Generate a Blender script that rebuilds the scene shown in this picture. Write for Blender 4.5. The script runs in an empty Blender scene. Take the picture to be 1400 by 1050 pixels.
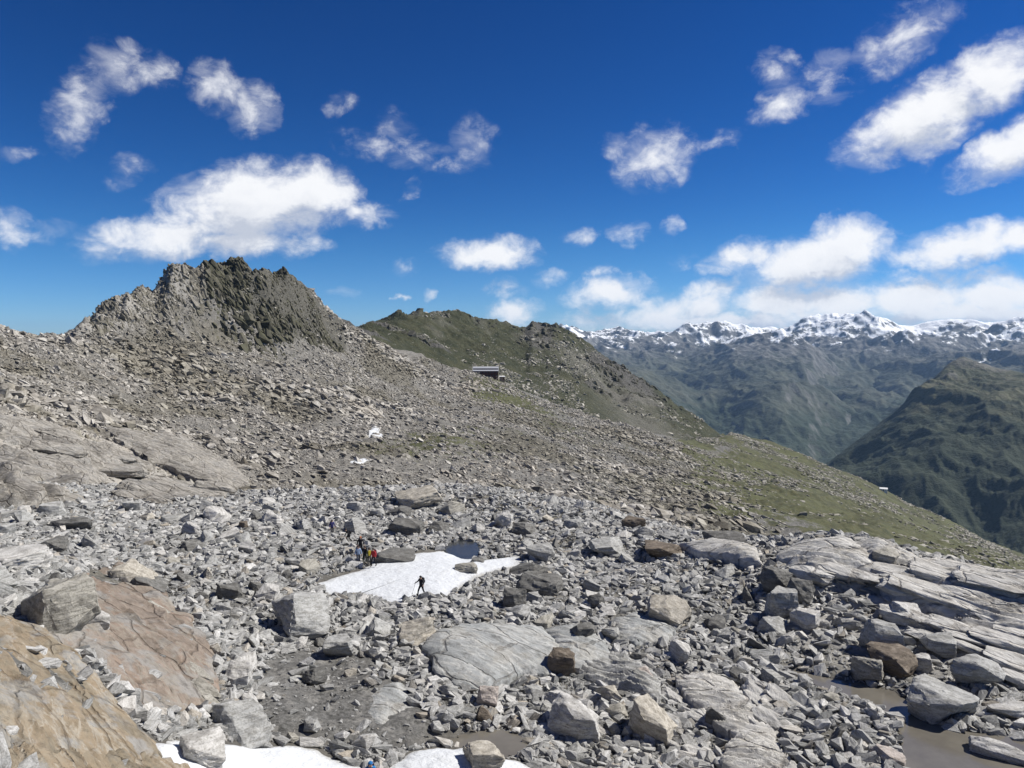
import bpy, bmesh, math, random
import numpy as np
from mathutils import Vector, Matrix, Euler

R = math.radians
scene = bpy.context.scene
COL = scene.collection
random.seed(7)
rng = np.random.default_rng(7)

# ------------------------------------------------------------------ camera, sky, sun, exposure
CZ = 22.0                      # eye height above the basin floor
F = 1050.0                     # focal length in photo pixels (photo 1400 x 1050)
PITCH = math.atan(60 / F)      # the level line lies 60 px above the picture centre
cam = bpy.data.cameras.new('camera')
cam.sensor_width = 36.0
cam.lens = 36.0 * F / 1400.0
cam.clip_start = 0.5
cam.clip_end = 120000
camo = bpy.data.objects.new('camera', cam)
camo.location = (0, 0, CZ)
camo.rotation_euler = (math.pi / 2 - PITCH, 0, 0)
COL.objects.link(camo)
scene.camera = camo

SUN_EL, SUN_AZ = R(46), R(80)   # azimuth clockwise from the view direction (+Y): sun to the right, a little ahead
sun_dir = Vector((math.cos(SUN_EL) * math.sin(SUN_AZ), math.cos(SUN_EL) * math.cos(SUN_AZ), math.sin(SUN_EL)))
sl = bpy.data.lights.new('sun', 'SUN')
sl.energy = 5.0
sl.angle = R(0.5)
sl.color = (1.0, 0.955, 0.88)
so = bpy.data.objects.new('sun', sl)
so.location = (0, 0, 300)
so.rotation_euler = (-sun_dir).to_track_quat('-Z', 'Y').to_euler()
COL.objects.link(so)

vs = scene.view_settings
scene.display_settings.display_device = 'sRGB'
vs.view_transform = 'Standard'
vs.look = 'None'
vs.exposure = 0.5
vs.gamma = 1.0
vs.use_curve_mapping = False
scene.cycles.use_denoising = True
scene.cycles.max_bounces = 5
scene.cycles.diffuse_bounces = 2
scene.cycles.volume_bounces = 0
scene.cycles.use_adaptive_sampling = True
scene.cycles.adaptive_threshold = 0.01

SP, CP = math.sin(PITCH), math.cos(PITCH)
def ray(px, py):
    """photo pixel -> (azimuth, slope dz/dr) seen from the eye point"""
    u = (np.asarray(px, float) - 700) / F
    v = (525 - np.asarray(py, float)) / F
    y = CP + v * SP
    z = -SP + v * CP
    return np.arctan2(u, y), z / np.hypot(u, y)

# ---- node helper
class NT:
    def __init__(self, tree):
        self.t = tree; self.n = tree.nodes; self.l = tree.links
    def new(self, kind, **kw):
        n = self.n.new(kind)
        for k, v in kw.items(): setattr(n, k, v)
        return n
    def put(self, sock, v):
        if isinstance(v, bpy.types.NodeSocket): self.l.new(v, sock)
        elif v is not None: sock.default_value = v
    def math(self, op, a, b=None, c=None, clamp=False):
        n = self.new('ShaderNodeMath', operation=op, use_clamp=clamp)
        for i, v in enumerate((a, b, c)):
            if v is not None: self.put(n.inputs[i], v)
        return n.outputs[0]
    def mix(self, f, a, b, kind='RGBA', blend='MIX'):
        n = self.new('ShaderNodeMix', data_type=kind, blend_type=blend) if kind == 'RGBA' else self.new('ShaderNodeMix', data_type=kind)
        i = {'RGBA': (0, 6, 7, 2), 'FLOAT': (0, 2, 3, 0)}[kind]
        self.put(n.inputs[i[0]], f)
        for k, v in ((i[1], a), (i[2], b)):
            if isinstance(v, tuple) and len(v) == 3: v = (*v, 1)
            self.put(n.inputs[k], v)
        return n.outputs[i[3]]
    def step(self, x, a, b, lo=0.0, hi=1.0):
        n = self.new('ShaderNodeMapRange', interpolation_type='SMOOTHSTEP')
        self.put(n.inputs[0], x); n.inputs[1].default_value = a; n.inputs[2].default_value = b
        n.inputs[3].default_value = lo; n.inputs[4].default_value = hi
        return n.outputs[0]
    def noise(self, vec, scale, detail=4, rough=0.55, dist=0.0, dim='3D', lac=2.0):
        n = self.new('ShaderNodeTexNoise', noise_dimensions=dim)
        if vec is not None: self.l.new(vec, n.inputs['Vector'])
        n.inputs['Scale'].default_value = scale; n.inputs['Detail'].default_value = detail
        n.inputs['Roughness'].default_value = rough; n.inputs['Distortion'].default_value = dist
        n.inputs['Lacunarity'].default_value = lac
        return n.outputs[0]
    def ramp(self, f, stops, interp='LINEAR'):
        n = self.new('ShaderNodeValToRGB')
        e = n.color_ramp.elements; n.color_ramp.interpolation = interp
        while len(e) < len(stops): e.new(0.5)
        for k, (p, c) in enumerate(stops):
            e[k].position = p; e[k].color = (*c, 1)
        self.put(n.inputs[0], f)
        return n.outputs[0]
    def mapping(self, vec, loc=(0, 0, 0), rot=(0, 0, 0), scale=(1, 1, 1), kind='POINT'):
        n = self.new('ShaderNodeMapping', vector_type=kind)
        self.l.new(vec, n.inputs[0])
        n.inputs['Location'].default_value = loc; n.inputs['Rotation'].default_value = rot; n.inputs['Scale'].default_value = scale
        return n.outputs[0]

# ---- world: clear alpine sky with fair weather clouds, laid out by compass direction and elevation
world = bpy.data.worlds.new('World'); scene.world = world
world.use_nodes = True
W = NT(world.node_tree); W.n.clear()

# cloud list: centre px, centre py, width, height, tilt (deg, + rises to the right), weight
CLOUDS = [
 (235,322,240,64,10,1.0),(345,282,260,120,12,1.3),(425,265,150,95,0,1.2),(490,292,120,44,0,.8),(165,345,90,28,6,.6),(320,330,270,46,0,1.0),
 (100,170,70,90,-25,.6),(120,130,80,90,-35,.62),(160,90,90,65,15,.62),(210,98,80,44,-10,.5),
 (300,120,90,70,-30,.7),(345,150,80,80,-40,.72),(462,146,60,32,30,.38),(500,200,120,50,-10,.36),(575,212,130,50,-5,.36),(540,180,80,80,20,.38),(650,195,90,75,-30,.42),(610,225,120,34,0,.3),
 (172,235,80,40,25,.42),(10,310,70,60,0,.8),(22,210,70,22,0,.34),(70,315,80,40,0,.3),(560,262,50,24,45,.34),
 (670,346,170,52,0,1.0),(795,322,70,30,0,.55),(862,320,66,44,0,.55),(920,310,44,36,30,.45),(818,373,56,30,10,.75),(590,400,32,22,0,.6),(548,408,30,10,0,.75),(555,366,50,36,20,.4),(470,402,60,20,0,.3),
 (895,215,140,95,10,.8),(845,205,60,50,-40,.5),(985,190,90,26,15,.42),(1060,95,60,70,50,.6),(1072,140,100,52,15,.85),(1130,110,90,80,20,.46),(1235,50,150,80,25,.66),(1290,20,60,40,0,.45),
 (1268,158,230,95,22,1.2),(1355,105,140,85,20,1.1),(1388,203,170,66,24,1.0),(1250,216,60,30,-20,.42),(1425,185,90,60,10,.9),
 (1110,362,220,85,12,1.2),(1158,335,110,85,0,1.2),(1010,352,120,44,14,.9),(1320,338,210,58,10,1.05),(1390,325,120,50,0,1.0),(1238,385,120,34,5,.75),(1325,378,50,30,20,.6),(1390,372,60,30,0,.5),
 (835,400,150,60,6,.95),(700,428,90,52,0,1.0),(690,396,70,36,0,.6),(750,378,60,34,10,.5),(905,430,160,60,0,.95),(965,415,120,70,10,1.0),(1060,415,170,75,0,1.05),(1150,415,170,75,0,1.05),(1250,410,190,75,5,1.05),(1370,405,190,70,5,1.1),(1000,440,500,45,0,1.0),(1320,430,420,46,0,1.0),(800,440,120,36,0,.8),(930,360,50,30,10,.4),
]
def cloud_group(clouds):
    cg = bpy.data.node_groups.new('cloud_shape', 'ShaderNodeTree')
    cg.interface.new_socket('Vector', in_out='INPUT', socket_type='NodeSocketVector')
    cg.interface.new_socket('Density', in_out='OUTPUT', socket_type='NodeSocketFloat')
    G = NT(cg)
    gi = G.new('NodeGroupInput'); go = G.new('NodeGroupOutput')
    vec = gi.outputs[0]
    # ragged outlines: the lookup itself is pushed about by noise
    wn = G.new('ShaderNodeTexNoise', noise_dimensions='3D'); G.l.new(vec, wn.inputs['Vector'])
    wn.inputs['Scale'].default_value = 30; wn.inputs['Detail'].default_value = 5; wn.inputs['Roughness'].default_value = 0.6
    sub = G.new('ShaderNodeVectorMath', operation='SUBTRACT'); G.l.new(wn.outputs['Color'], sub.inputs[0]); sub.inputs[1].default_value = (.5, .5, .5)
    mul = G.new('ShaderNodeVectorMath', operation='MULTIPLY'); G.l.new(sub.outputs[0], mul.inputs[0]); mul.inputs[1].default_value = (.05, .03, 0)
    add = G.new('ShaderNodeVectorMath', operation='ADD'); G.l.new(vec, add.inputs[0]); G.l.new(mul.outputs[0], add.inputs[1])
    wv = add.outputs[0]
    acc = None
    for (cx, cy, w, h, rot, wt) in clouds:
        a, s = ray(cx, cy)
        el = math.atan(float(s))
        m = G.mapping(wv, loc=(float(a), el, 0), rot=(0, 0, R(rot)), scale=(w / 2 / F * 1.04, h / 2 / F * 1.08, 1), kind='TEXTURE')
        g = G.new('ShaderNodeTexGradient', gradient_type='SPHERICAL'); G.l.new(m, g.inputs[0])
        v = G.math('MULTIPLY', g.outputs['Fac'], wt * (1.3 if wt >= .9 else 1.0))
        acc = v if acc is None else G.math('MAXIMUM', acc, v)
    # the same weather outside the picture: scattered clouds of the same size elsewhere round the sky
    sepv = G.new('ShaderNodeSeparateXYZ'); G.l.new(vec, sepv.inputs[0])
    outside = G.step(G.math('ABSOLUTE', sepv.outputs[0]), .60, .75)
    above = G.step(sepv.outputs[1], .46, .6)
    outm = G.math('MAXIMUM', outside, above)
    gn = G.noise(G.mapping(vec, scale=(1, 1.9, 1)), 5.0, 3, .5)
    gen = G.math('MULTIPLY', G.math('MULTIPLY', G.step(gn, .56, .76), outm), 1.0)
    acc = gen if acc is None else G.math('MAXIMUM', acc, gen)
    f1 = G.noise(G.mapping(vec, scale=(1, 1.35, 1)), 26, 10, .62, .3)
    f2 = G.noise(G.mapping(vec, loc=(3, 1, 0), scale=(1, 1.35, 1)), 9, 3, .5)
    ff = G.math('ADD', G.math('MULTIPLY', G.math('SUBTRACT', f1, .52), 1.75), G.math('MULTIPLY', G.math('SUBTRACT', f2, .5), .35))
    inside = G.step(acc, 0.0, .22)
    d = G.math('ADD', acc, G.math('MULTIPLY', ff, inside))
    f3 = G.noise(G.mapping(vec, loc=(7, 2, 0), rot=(0, 0, R(-25)), scale=(1, 2.2, 1)), 16, 8, .6, .6)
    veil = G.math('MULTIPLY', G.math('ADD', acc, G.math('MULTIPLY', G.math('SUBTRACT', f3, .5), 1.5)), .62)
    d = G.math('MAXIMUM', d, veil)
    d = G.math('MULTIPLY', d, G.step(acc, 0.0, .12))
    G.l.new(d, go.inputs[0])
    return cg
cg = cloud_group(CLOUDS); cg2 = cloud_group([])

tc = W.new('ShaderNodeTexCoord')
sx = W.new('ShaderNodeSeparateXYZ'); W.l.new(tc.outputs['Generated'], sx.inputs[0])
az = W.math('ARCTAN2', sx.outputs[0], sx.outputs[1])
el = W.math('ARCSINE', sx.outputs[2])
cv = W.new('ShaderNodeCombineXYZ'); W.l.new(az, cv.inputs[0]); W.l.new(el, cv.inputs[1])
off = W.new('ShaderNodeVectorMath', operation='ADD'); W.l.new(cv.outputs[0], off.inputs[0]); off.inputs[1].default_value = (.012, .032, 0)
sky = W.new('ShaderNodeTexSky', sky_type='NISHITA')
sky.sun_disc = False
sky.sun_elevation = SUN_EL
sky.sun_rotation = SUN_AZ
sky.altitude = 2700; sky.air_density = 1.0; sky.dust_density = 0.2; sky.ozone_density = 3.0
SKY = 0.081
sk_a = W.new('ShaderNodeVectorMath', operation='SCALE'); W.l.new(sky.outputs[0], sk_a.inputs[0]); sk_a.inputs['Scale'].default_value = .072
sk_s = W.new('ShaderNodeHueSaturation'); sk_s.inputs['Saturation'].default_value = 1.32; W.l.new(sk_a.outputs[0], sk_s.inputs['Color'])
sk_g = W.new('ShaderNodeGamma'); sk_g.inputs[1].default_value = 1.42; W.l.new(sk_s.outputs[0], sk_g.inputs[0])
hs_ = W.new('ShaderNodeVectorMath', operation='MULTIPLY'); W.l.new(sk_g.outputs[0], hs_.inputs[0]); hs_.inputs[1].default_value = (12.5, 15.0, 15.8)
skc = W.mix(W.step(el, .0, .13, 1, 0), hs_.outputs[0], W.mix(1.0, hs_.outputs[0], (.70, .79, 1.08), blend='MULTIPLY'))
bg = W.new('ShaderNodeBackground'); W.l.new(skc, bg.inputs[0]); bg.inputs[1].default_value = SKY
up = W.step(el, -.02, .015)
def cloudy(group):
    g1 = W.new('ShaderNodeGroup'); g1.node_tree = group; W.l.new(cv.outputs[0], g1.inputs[0])
    g2 = W.new('ShaderNodeGroup'); g2.node_tree = group; W.l.new(off.outputs[0], g2.inputs[0])
    dens, dens2 = g1.outputs[0], g2.outputs[0]
    alpha = W.step(dens, .02, 1.05)
    fine = W.noise(W.mapping(cv.outputs[0], scale=(1, 1.5, 1)), 34, 8, .62, .4)
    thick = W.math('ADD', W.math('MULTIPLY', W.step(dens2, .3, 1.5), .45), W.math('MULTIPLY', W.step(W.math('SUBTRACT', dens2, dens), -.30, .40), .55))   # cloud towards the sun
    thick = W.math('ADD', thick, W.math('MULTIPLY', W.math('SUBTRACT', fine, .5), .3), clamp=True)
    shade = W.mix(thick, (.96, .965, .98), (.56, .60, .69))
    bgc = W.new('ShaderNodeBackground'); W.l.new(shade, bgc.inputs[0]); bgc.inputs[1].default_value = 0.74
    ms = W.new('ShaderNodeMixShader'); W.l.new(W.math('MULTIPLY', W.math('MULTIPLY', alpha, up), .97), ms.inputs[0])
    W.l.new(bg.outputs[0], ms.inputs[1]); W.l.new(bgc.outputs[0], ms.inputs[2])
    return ms
inview = cloudy(cg); around = cloudy(cg2)
away = W.math('MAXIMUM', W.math('GREATER_THAN', W.math('ABSOLUTE', az), .74), W.math('GREATER_THAN', el, .60))
mx = W.new('ShaderNodeMixShader'); W.l.new(away, mx.inputs[0]); W.l.new(inview.outputs[0], mx.inputs[1]); W.l.new(around.outputs[0], mx.inputs[2])
wo = W.new('ShaderNodeOutputWorld'); W.l.new(mx.outputs[0], wo.inputs[0])

# ------------------------------------------------------------------ noise
def _h2(ix, iy, seed):
    h = (ix.astype(np.int64) * 374761393 + iy.astype(np.int64) * 668265263 + seed * 2147483647) & 0xFFFFFFFF
    h = ((h ^ (h >> 13)) * 1274126177) & 0xFFFFFFFF
    return ((h ^ (h >> 16)) & 0xFFFF) / 65535.0
def vnoise(x, y, seed=0):
    ix = np.floor(x); iy = np.floor(y); fx = x - ix; fy = y - iy
    fx = fx * fx * fx * (fx * (fx * 6 - 15) + 10); fy = fy * fy * fy * (fy * (fy * 6 - 15) + 10)
    a = _h2(ix, iy, seed); b = _h2(ix + 1, iy, seed); c = _h2(ix, iy + 1, seed); d_ = _h2(ix + 1, iy + 1, seed)
    return (a + (b - a) * fx) * (1 - fy) + (c + (d_ - c) * fx) * fy
def fbm(x, y, scale, octv=5, gain=.5, seed=0):
    t = 0; amp = 1; tot = 0; f = 1.0 / scale
    for o in range(octv):
        c, s = math.cos(.7 * o + seed), math.sin(.7 * o + seed)
        t = t + amp * (vnoise((x * c - y * s) * f, (x * s + y * c) * f, seed + o * 17) - .5); tot += amp; amp *= gain; f *= 2.03
    return t / tot * 2
def ridged(x, y, scale, octv=5, gain=.5, seed=0):
    t = 0; amp = 1; tot = 0; f = 1.0 / scale
    for o in range(octv):
        c, s = math.cos(.9 * o + seed), math.sin(.9 * o + seed)
        n = 1 - np.abs(vnoise((x * c - y * s) * f, (x * s + y * c) * f, seed + o * 31) * 2 - 1)
        t = t + amp * n * n; tot += amp; amp *= gain; f *= 2.1
    return t / tot
def sstep(x, a, b):
    t = np.clip((x - a) / (b - a), 0, 1); return t * t * (3 - 2 * t)

# ------------------------------------------------------------------ terrain from profile lines
def line(px, py, r):
    """profile line: photo px -> (azimuth, distance, height above the eye)"""
    xs = np.arange(min(px), max(px) + 1, 2.0)
    ys = np.interp(xs, px, py); rs = np.exp(np.interp(xs, px, np.log(r)))
    a, s = ray(xs, ys)
    return a, rs, rs * s
def zline(px, z, r):
    xs = np.arange(min(px), max(px) + 1, 2.0)
    rs = np.exp(np.interp(xs, px, np.log(r))); zs = np.interp(xs, px, z)
    a, s = ray(xs, np.full_like(xs, 700.0))
    return a, rs, zs
def pchip_cols(rk, zk, rq):
    """rk, zk: lines x columns, rq: rows -> columns x rows (monotone cubic in every column)"""
    out = np.empty((rk.shape[1], len(rq)))
    for j in range(rk.shape[1]):
        x = rk[:, j]; y = zk[:, j]
        h = np.diff(x); dlt = np.diff(y) / h
        m = np.zeros_like(x)
        w1 = 2 * h[1:] + h[:-1]; w2 = h[1:] + 2 * h[:-1]
        same = dlt[:-1] * dlt[1:] > 0
        with np.errstate(divide='ignore', invalid='ignore'):
            m[1:-1] = np.where(same, (w1 + w2) / (w1 / dlt[:-1] + w2 / dlt[1:]), 0)
        m[0] = dlt[0]; m[-1] = dlt[-1]
        i = np.clip(np.searchsorted(x, rq) - 1, 0, len(x) - 2)
        t = (rq - x[i]) / h[i]; t = np.clip(t, 0, 1.0)
        t2 = t * t; t3 = t2 * t
        out[j] = (2*t3-3*t2+1)*y[i] + (t3-2*t2+t)*h[i]*m[i] + (-2*t3+3*t2)*y[i+1] + (t3-t2)*h[i]*m[i+1]
    return out
class Sheet:
    def __init__(self, lines, px0, px1, ncol, rows):
        a0, a1 = float(ray(px0, 620)[0]), float(ray(px1, 620)[0])
        t = np.linspace(math.tan(a0), math.tan(a1), ncol)
        self.az = np.arctan(t); self.r = np.asarray(rows, float)
        rk = np.array([np.interp(self.az, l[0], l[1]) for l in lines])
        zk = np.array([np.interp(self.az, l[0], l[2]) for l in lines])
        for k in range(1, len(rk)): rk[k] = np.maximum(rk[k], rk[k - 1] * 1.01 + .05)
        self.rk = rk; self.zk = zk
        self.z = pchip_cols(rk, zk, self.r)
        self.X = np.sin(self.az)[:, None] * self.r[None]; self.Y = np.cos(self.az)[:, None] * self.r[None]
        self.tan = t
    def idx(self, x, y):
        a = np.clip(np.interp(np.asarray(x) / np.asarray(y), self.tan, np.arange(len(self.az))), 0, len(self.az) - 1.001)
        k = np.clip(np.interp(np.hypot(x, y), self.r, np.arange(len(self.r))), 0, len(self.r) - 1.001)
        return a, k
    def bil(self, G_, a, k):
        i = a.astype(int); j = k.astype(int); u = a - i; v = k - j
        return (G_[i, j]*(1-u) + G_[i+1, j]*u)*(1-v) + (G_[i, j+1]*(1-u) + G_[i+1, j+1]*u)*v
    def height(self, x, y):
        x = np.atleast_1d(np.asarray(x, float)); y = np.atleast_1d(np.asarray(y, float))
        a, k = self.idx(x, y)
        return self.bil(self.z, a, k)
    def hit(self, px, py, rmin=24.0):
        """where the sight line through a photo pixel meets the ground"""
        a, s = ray(px, py); a = float(a); s = float(s)
        i = np.clip(np.interp(math.tan(a), self.tan, np.arange(len(self.az))), 0, len(self.az) - 1.001)
        i0 = int(i); u = i - i0
        zc = self.z[i0] * (1 - u) + self.z[i0 + 1] * u
        dz = zc - s * self.r
        k = np.where((dz[1:] >= 0) & (self.r[1:] > rmin))[0]
        k = (k[0] + 1) if len(k) else len(self.r) - 1
        d0, d1 = dz[k - 1], dz[k]
        t = 0 if d1 == d0 else min(max(-d0 / (d1 - d0), 0), 1)
        r_ = self.r[k - 1] + t * (self.r[k] - self.r[k - 1])
        return np.array([math.sin(a) * r_, math.cos(a) * r_, s * r_])

PX = [-200, 0, 200, 350, 450, 600, 700, 900, 1050, 1200, 1300, 1400, 1600]
L = []
L.append(zline([-200, 700, 1600], [-2.6]*3, [1.5]*3))
L.append(zline(PX, [-5,-6.5,-8.5,-10,-11,-11.3,-11.5,-11.5,-11.5,-11.5,-11.5,-11.5,-11], [9,10,11.5,12.5]+[13]*9))
L.append(line(PX, [1110]*13, [19,22,28.5,33,34.5,34.5,34.5,35.5,37,38.5,40,41,44]))
L.append(line(PX, [960]*13, [26,31.5,40,45,45.5,45,45.5,47,49,51.5,53,55,60]))
L.append(line(PX, [860]*13, [36,43,52,55.5,56.5,56,56.5,58,60,63,65,67,73]))
L.append(line(PX, [800]*13, [48,57,64,66.5,67.5,67,67.5,68,68,70,72,73,80]))
L.append(line(PX, [738,738,740,742,742,745,745,750,752,754,776,800,830], [68,76,80,81,81,81,82,80,76,76,77,80,86]))
L.append(line([-200,0,200,400,600,700,800,900,980,1050,1120,1180,1215,1260,1300,1350,1400,1600],
              [700,700,702,702,700,702,708,728,742,742,736,738,750,764,770,785,800,850],
              [88,96,98,98,98,98,97,92,86,82,81,82,83,84,85,86,88,94]))
L.append(line([-200,0,200,400,600,700,800,900,960,1050,1120,1180,1215,1260,1300,1350,1400,1600],
              [655,660,668,675,668,673,692,718,736,746,742,744,756,770,776,792,807,860],
              [108,110,112,113,112,112,110,104,98,92,90,90,91,92,93,94,96,102]))
L.append(zline([-200,0,150,250,400,700,900,1050,1200,1400,1600], [-19,-22,-27,-31,-36,-36,-40,-46,-54,-66,-80], [125,128,132,140,150,150,145,140,140,140,150]))
L.append(line([-200,0,100,200,300,400,600,700,800,900,1000,1100,1200,1300,1400,1600],
              [630,645,650,662,668,672,668,672,692,716,736,740,745,768,795,850],
              [140,150,162,185,205,220,232,235,235,230,225,240,270,300,320,350]))
L.append(line([-200,0,200,400,600,700,800,900,1000,1100,1200,1300,1400,1600],
              [560,565,585,595,602,612,636,662,684,694,716,750,778,838],
              [215,235,290,330,360,380,385,380,385,420,470,530,600,700]))
L.append(line([-200,0,100,200,300,400,470,500,600,700,800,900,1000,1100,1200,1300,1400,1600],
              [490,495,488,478,462,478,500,512,540,562,592,618,640,660,690,728,767,835],
              [320,335,370,420,450,470,490,515,550,570,580,600,650,730,830,930,1030,1150]))
SKYL = ([-200,-100,0,20,50,90,104,128,140,165,172,182,196,210,222,232,245,258,270,283,300,315,330,345,362,380,396,412,428,440,452,466,490,520,560,600,640,668,690,725,760,800,830,870,900,930,950,975,1000,1050,1100,1150,1200,1250,1300,1350,1400,1600],
        [470,455,446,449,450,447,440,438,425,412,398,396,388,386,372,352,348,347,352,347,356,360,357,359,355,364,377,388,402,418,432,444,454,470,488,500,508,513,522,538,553,569,579,588,593,600,603,600,592,606,625,646,668,691,715,739,762,850],
        [385,395,405,410,420,430,432,435,440,445,450,455,460,465,468,470,475,478,480,482,485,488,490,492,495,500,510,520,530,540,550,560,580,610,645,675,705,710,705,700,695,695,700,715,735,770,810,930,1080,1150,1150,1130,1110,1110,1120,1140,1160,1280])
L.append(line(*SKYL))
LB = line(*SKYL)
L.append((LB[0], LB[1] * 1.10, LB[2] - .055 * LB[1]))
L.append((LB[0], LB[1] * 1.55, LB[2] - .30 * LB[1]))

rows = [1.6, 3, 5, 7, 9, 11, 13, 15, 17, 19]
while rows[-1] < 1950:
    r_ = rows[-1]
    if r_ < 116: dr = max(.11, 1.7 * r_ * r_ / 22050)
    elif r_ < 190: dr = 1.3
    elif r_ < 600: dr = 1.45
    elif r_ < 800: dr = 2.0
    elif r_ < 1250: dr = 5
    else: dr = 30
    rows.append(r_ + dr)
A = Sheet(L, -130, 1530, 830, rows)
A.base = A.z.copy()

# ---- outlines of flat lying things (photo pixels)
POLY = {
 'snow': [(432,797),(468,786),(497,777),(520,769),(545,760),(572,755),(600,752),(624,757),(636,766),(660,768),(712,762),(714,775),(690,779),(655,790),(640,800),(622,806),(612,816),(596,819),(572,816),(545,829),(522,822),(500,815),(486,811),(468,818),(446,813)],
 'snow_b': [(205,1016),(245,1014),(330,1019),(395,1018),(435,1024),(452,1036),(470,1046),(500,1051),(500,1085),(330,1085),(240,1070),(215,1045)],
 'snow_c': [(532,1046),(560,1032),(585,1024),(625,1024),(668,1023),(690,1040),(712,1046),(735,1060),(735,1085),(530,1085)],
 'pond': [(606,754),(612,743),(630,739),(650,742),(658,749),(654,760),(642,766),(628,764)],
 'pool': [(598,1012),(632,1003),(668,998),(700,1003),(722,1012),(716,1030),(690,1036),(668,1032),(640,1020)],
 'stream': [(1085,912),(1120,922),(1160,932),(1215,945),(1245,962),(1262,985),(1300,1000),(1345,1003),(1405,1010),(1440,1030),(1440,1085),(1250,1085),(1236,1050),(1232,1010),(1228,985),(1180,965),(1140,946),(1100,930)],
}
def world_poly(pts):
    return np.array([A.hit(x, y)[:2] for x, y in pts])
def poly_sd(P, x, y):
    """signed distance to a polygon, positive inside"""
    x = np.asarray(x); y = np.asarray(y)
    d2 = np.full(x.shape, 1e18); ins = np.zeros(x.shape, bool)
    n = len(P)
    for i in range(n):
        ax, ay = P[i]; bx, by = P[(i + 1) % n]
        ex, ey = bx - ax, by - ay
        t = np.clip(((x - ax) * ex + (y - ay) * ey) / (ex * ex + ey * ey + 1e-9), 0, 1)
        d2 = np.minimum(d2, (x - ax - t * ex) ** 2 + (y - ay - t * ey) ** 2)
        c = ((ay > y) != (by > y)) & (x < (bx - ax) * (y - ay) / (by - ay + 1e-12) + ax)
        ins ^= c
    return np.where(ins, 1, -1) * np.sqrt(d2)
WP = {k: world_poly(v) for k, v in POLY.items()}

# ---- shape the ground
X, Y, RR = A.X, A.Y, np.broadcast_to(A.r[None], A.X.shape)
AZ = np.broadcast_to(A.az[:, None], A.X.shape)
PXC = 700 + F * np.tan(AZ)                                    # picture column, only used to say which hillside this is
near = RR < 118
FLAT = np.zeros_like(X)
LEVEL = {}
nm = np.where(A.r < 118)[0][-1] + 1
for k in ('pond', 'pool', 'stream'):
    sd = np.full(X.shape, -99.0); sd[:, :nm] = poly_sd(WP[k], X[:, :nm], Y[:, :nm])
    zz = A.height(WP[k][:, 0], WP[k][:, 1])
    if k == 'stream':                                           # the brook falls gently: fit a plane
        M = np.c_[WP[k], np.ones(len(zz))]; c_ = np.linalg.lstsq(M, zz, rcond=None)[0]
    else: c_ = np.array([0, 0, zz.mean()])
    LEVEL[k] = c_
    tgt = c_[0] * X + c_[1] * Y + c_[2]
    w = sstep(sd, -2.2, .2)
    A.z = A.z * (1 - w) + (tgt - .22 * sstep(sd, -.5, .6)) * w
    FLAT = np.maximum(FLAT, sstep(sd, -1.2, .3))
for k in ('snow', 'snow_b', 'snow_c'):
    sd = np.full(X.shape, -99.0); sd[:, :nm] = poly_sd(WP[k], X[:, :nm], Y[:, :nm])
    FLAT = np.maximum(FLAT, .85 * sstep(sd, -1.5, .5))
A.smooth = A.z.copy()
wb = 1 - sstep(RR, 112, 135)
wt = sstep(RR, 150, 215)
n_b = fbm(X, Y, 14, 3, .5, 3) * .85 + fbm(X, Y, 3.0, 4, .55, 5) * .34
# bare bedrock zones of the basin: slabby, stepped along the strike
ca, sa = math.cos(R(-18)), math.sin(R(-18))
U = X * ca + Y * sa; V = -X * sa + Y * ca
strat = fbm(U / 5.0, V, 2.4, 4, .55, 11)
slab_r = sstep(PXC, 1010, 1100) * sstep(RR, 52, 62) * wb
slab_r *= 1 - .0 * PXC
n_s = strat * .95 + .5 * np.abs(((V + 1.2 * fbm(X, Y, 9, 2, .5, 21)) / 1.9) % 1.0 - .25) 
A.z = A.z + (n_b * (1 - slab_r) + n_s * slab_r * 1.0) * wb * (1 - FLAT)
# left rock apron at mid distance
slab_l = sstep(RR, 112, 125) * (1 - sstep(RR, 225, 290)) * (1 - sstep(PXC, 180, 330))
A.z = A.z + slab_l * (fbm(U / 6.0, V, 7, 5, .55, 31) * 3.2)
# scree slope: hummocks, ribs of rock running down to the right
can, san = math.cos(R(25)), math.sin(R(25))
U2 = X * can + Y * san; V2 = -X * san + Y * can
ribs = ridged(U2 / 3.2, V2, 46, 5, .55, 41) - .45
A.z = A.z + wt * (1 - slab_l) * (fbm(X, Y, 60, 5, .5, 43) * 4.0 + ribs * 9.0 + fbm(X, Y, 5, 3, .55, 47) * 1.1)
# crags of the peak
hrel = A.base / RR
LBz = np.interp(A.az, LB[0], LB[2]); LBr = np.interp(A.az, LB[0], LB[1])
ARm = sstep(PXC, 70, 150) * (1 - sstep(PXC, 440, 490)) 
tt = (RR / LBr[:, None])
crag_hi = sstep(A.base, 10, 32) * ARm
right_face = sstep(PXC, 275, 330) * sstep(tt, .86, .93) * ARm
q_ = (A.base / RR) / np.cos(AZ); v_ = (SP + q_ * CP) / (CP - q_ * SP)
VPX = 700 + F * np.tan(AZ) * (CP + v_ * SP); VPY = 525 - F * v_
wob = fbm(X, Y, 30, 4, .6, 49) * 16
csd = poly_sd(np.array([(100,452),(125,436),(170,398),(232,338),(290,332),(362,340),(405,370),(450,418),(478,452),(462,470),(425,462),(388,452),(352,430),(322,400),(292,388),(255,394),(215,412),(178,430),(140,448)], float), VPX + wob, VPY + wob)
crag = sstep(csd, -6, 6) * sstep(RR, 380, 400)
crag = np.maximum(crag, (tt > 1.0) * ARm * (1 - sstep(tt, 1.1, 1.3)))
rdg = ridged(X * .9 + Y * .3, Y / 3.5, 38, 5, .6, 51) - .5
A.z = A.z + crag * (rdg * 9 + fbm(X, Y / 1.5, 22, 5, .6, 53) * 8.0)
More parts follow.
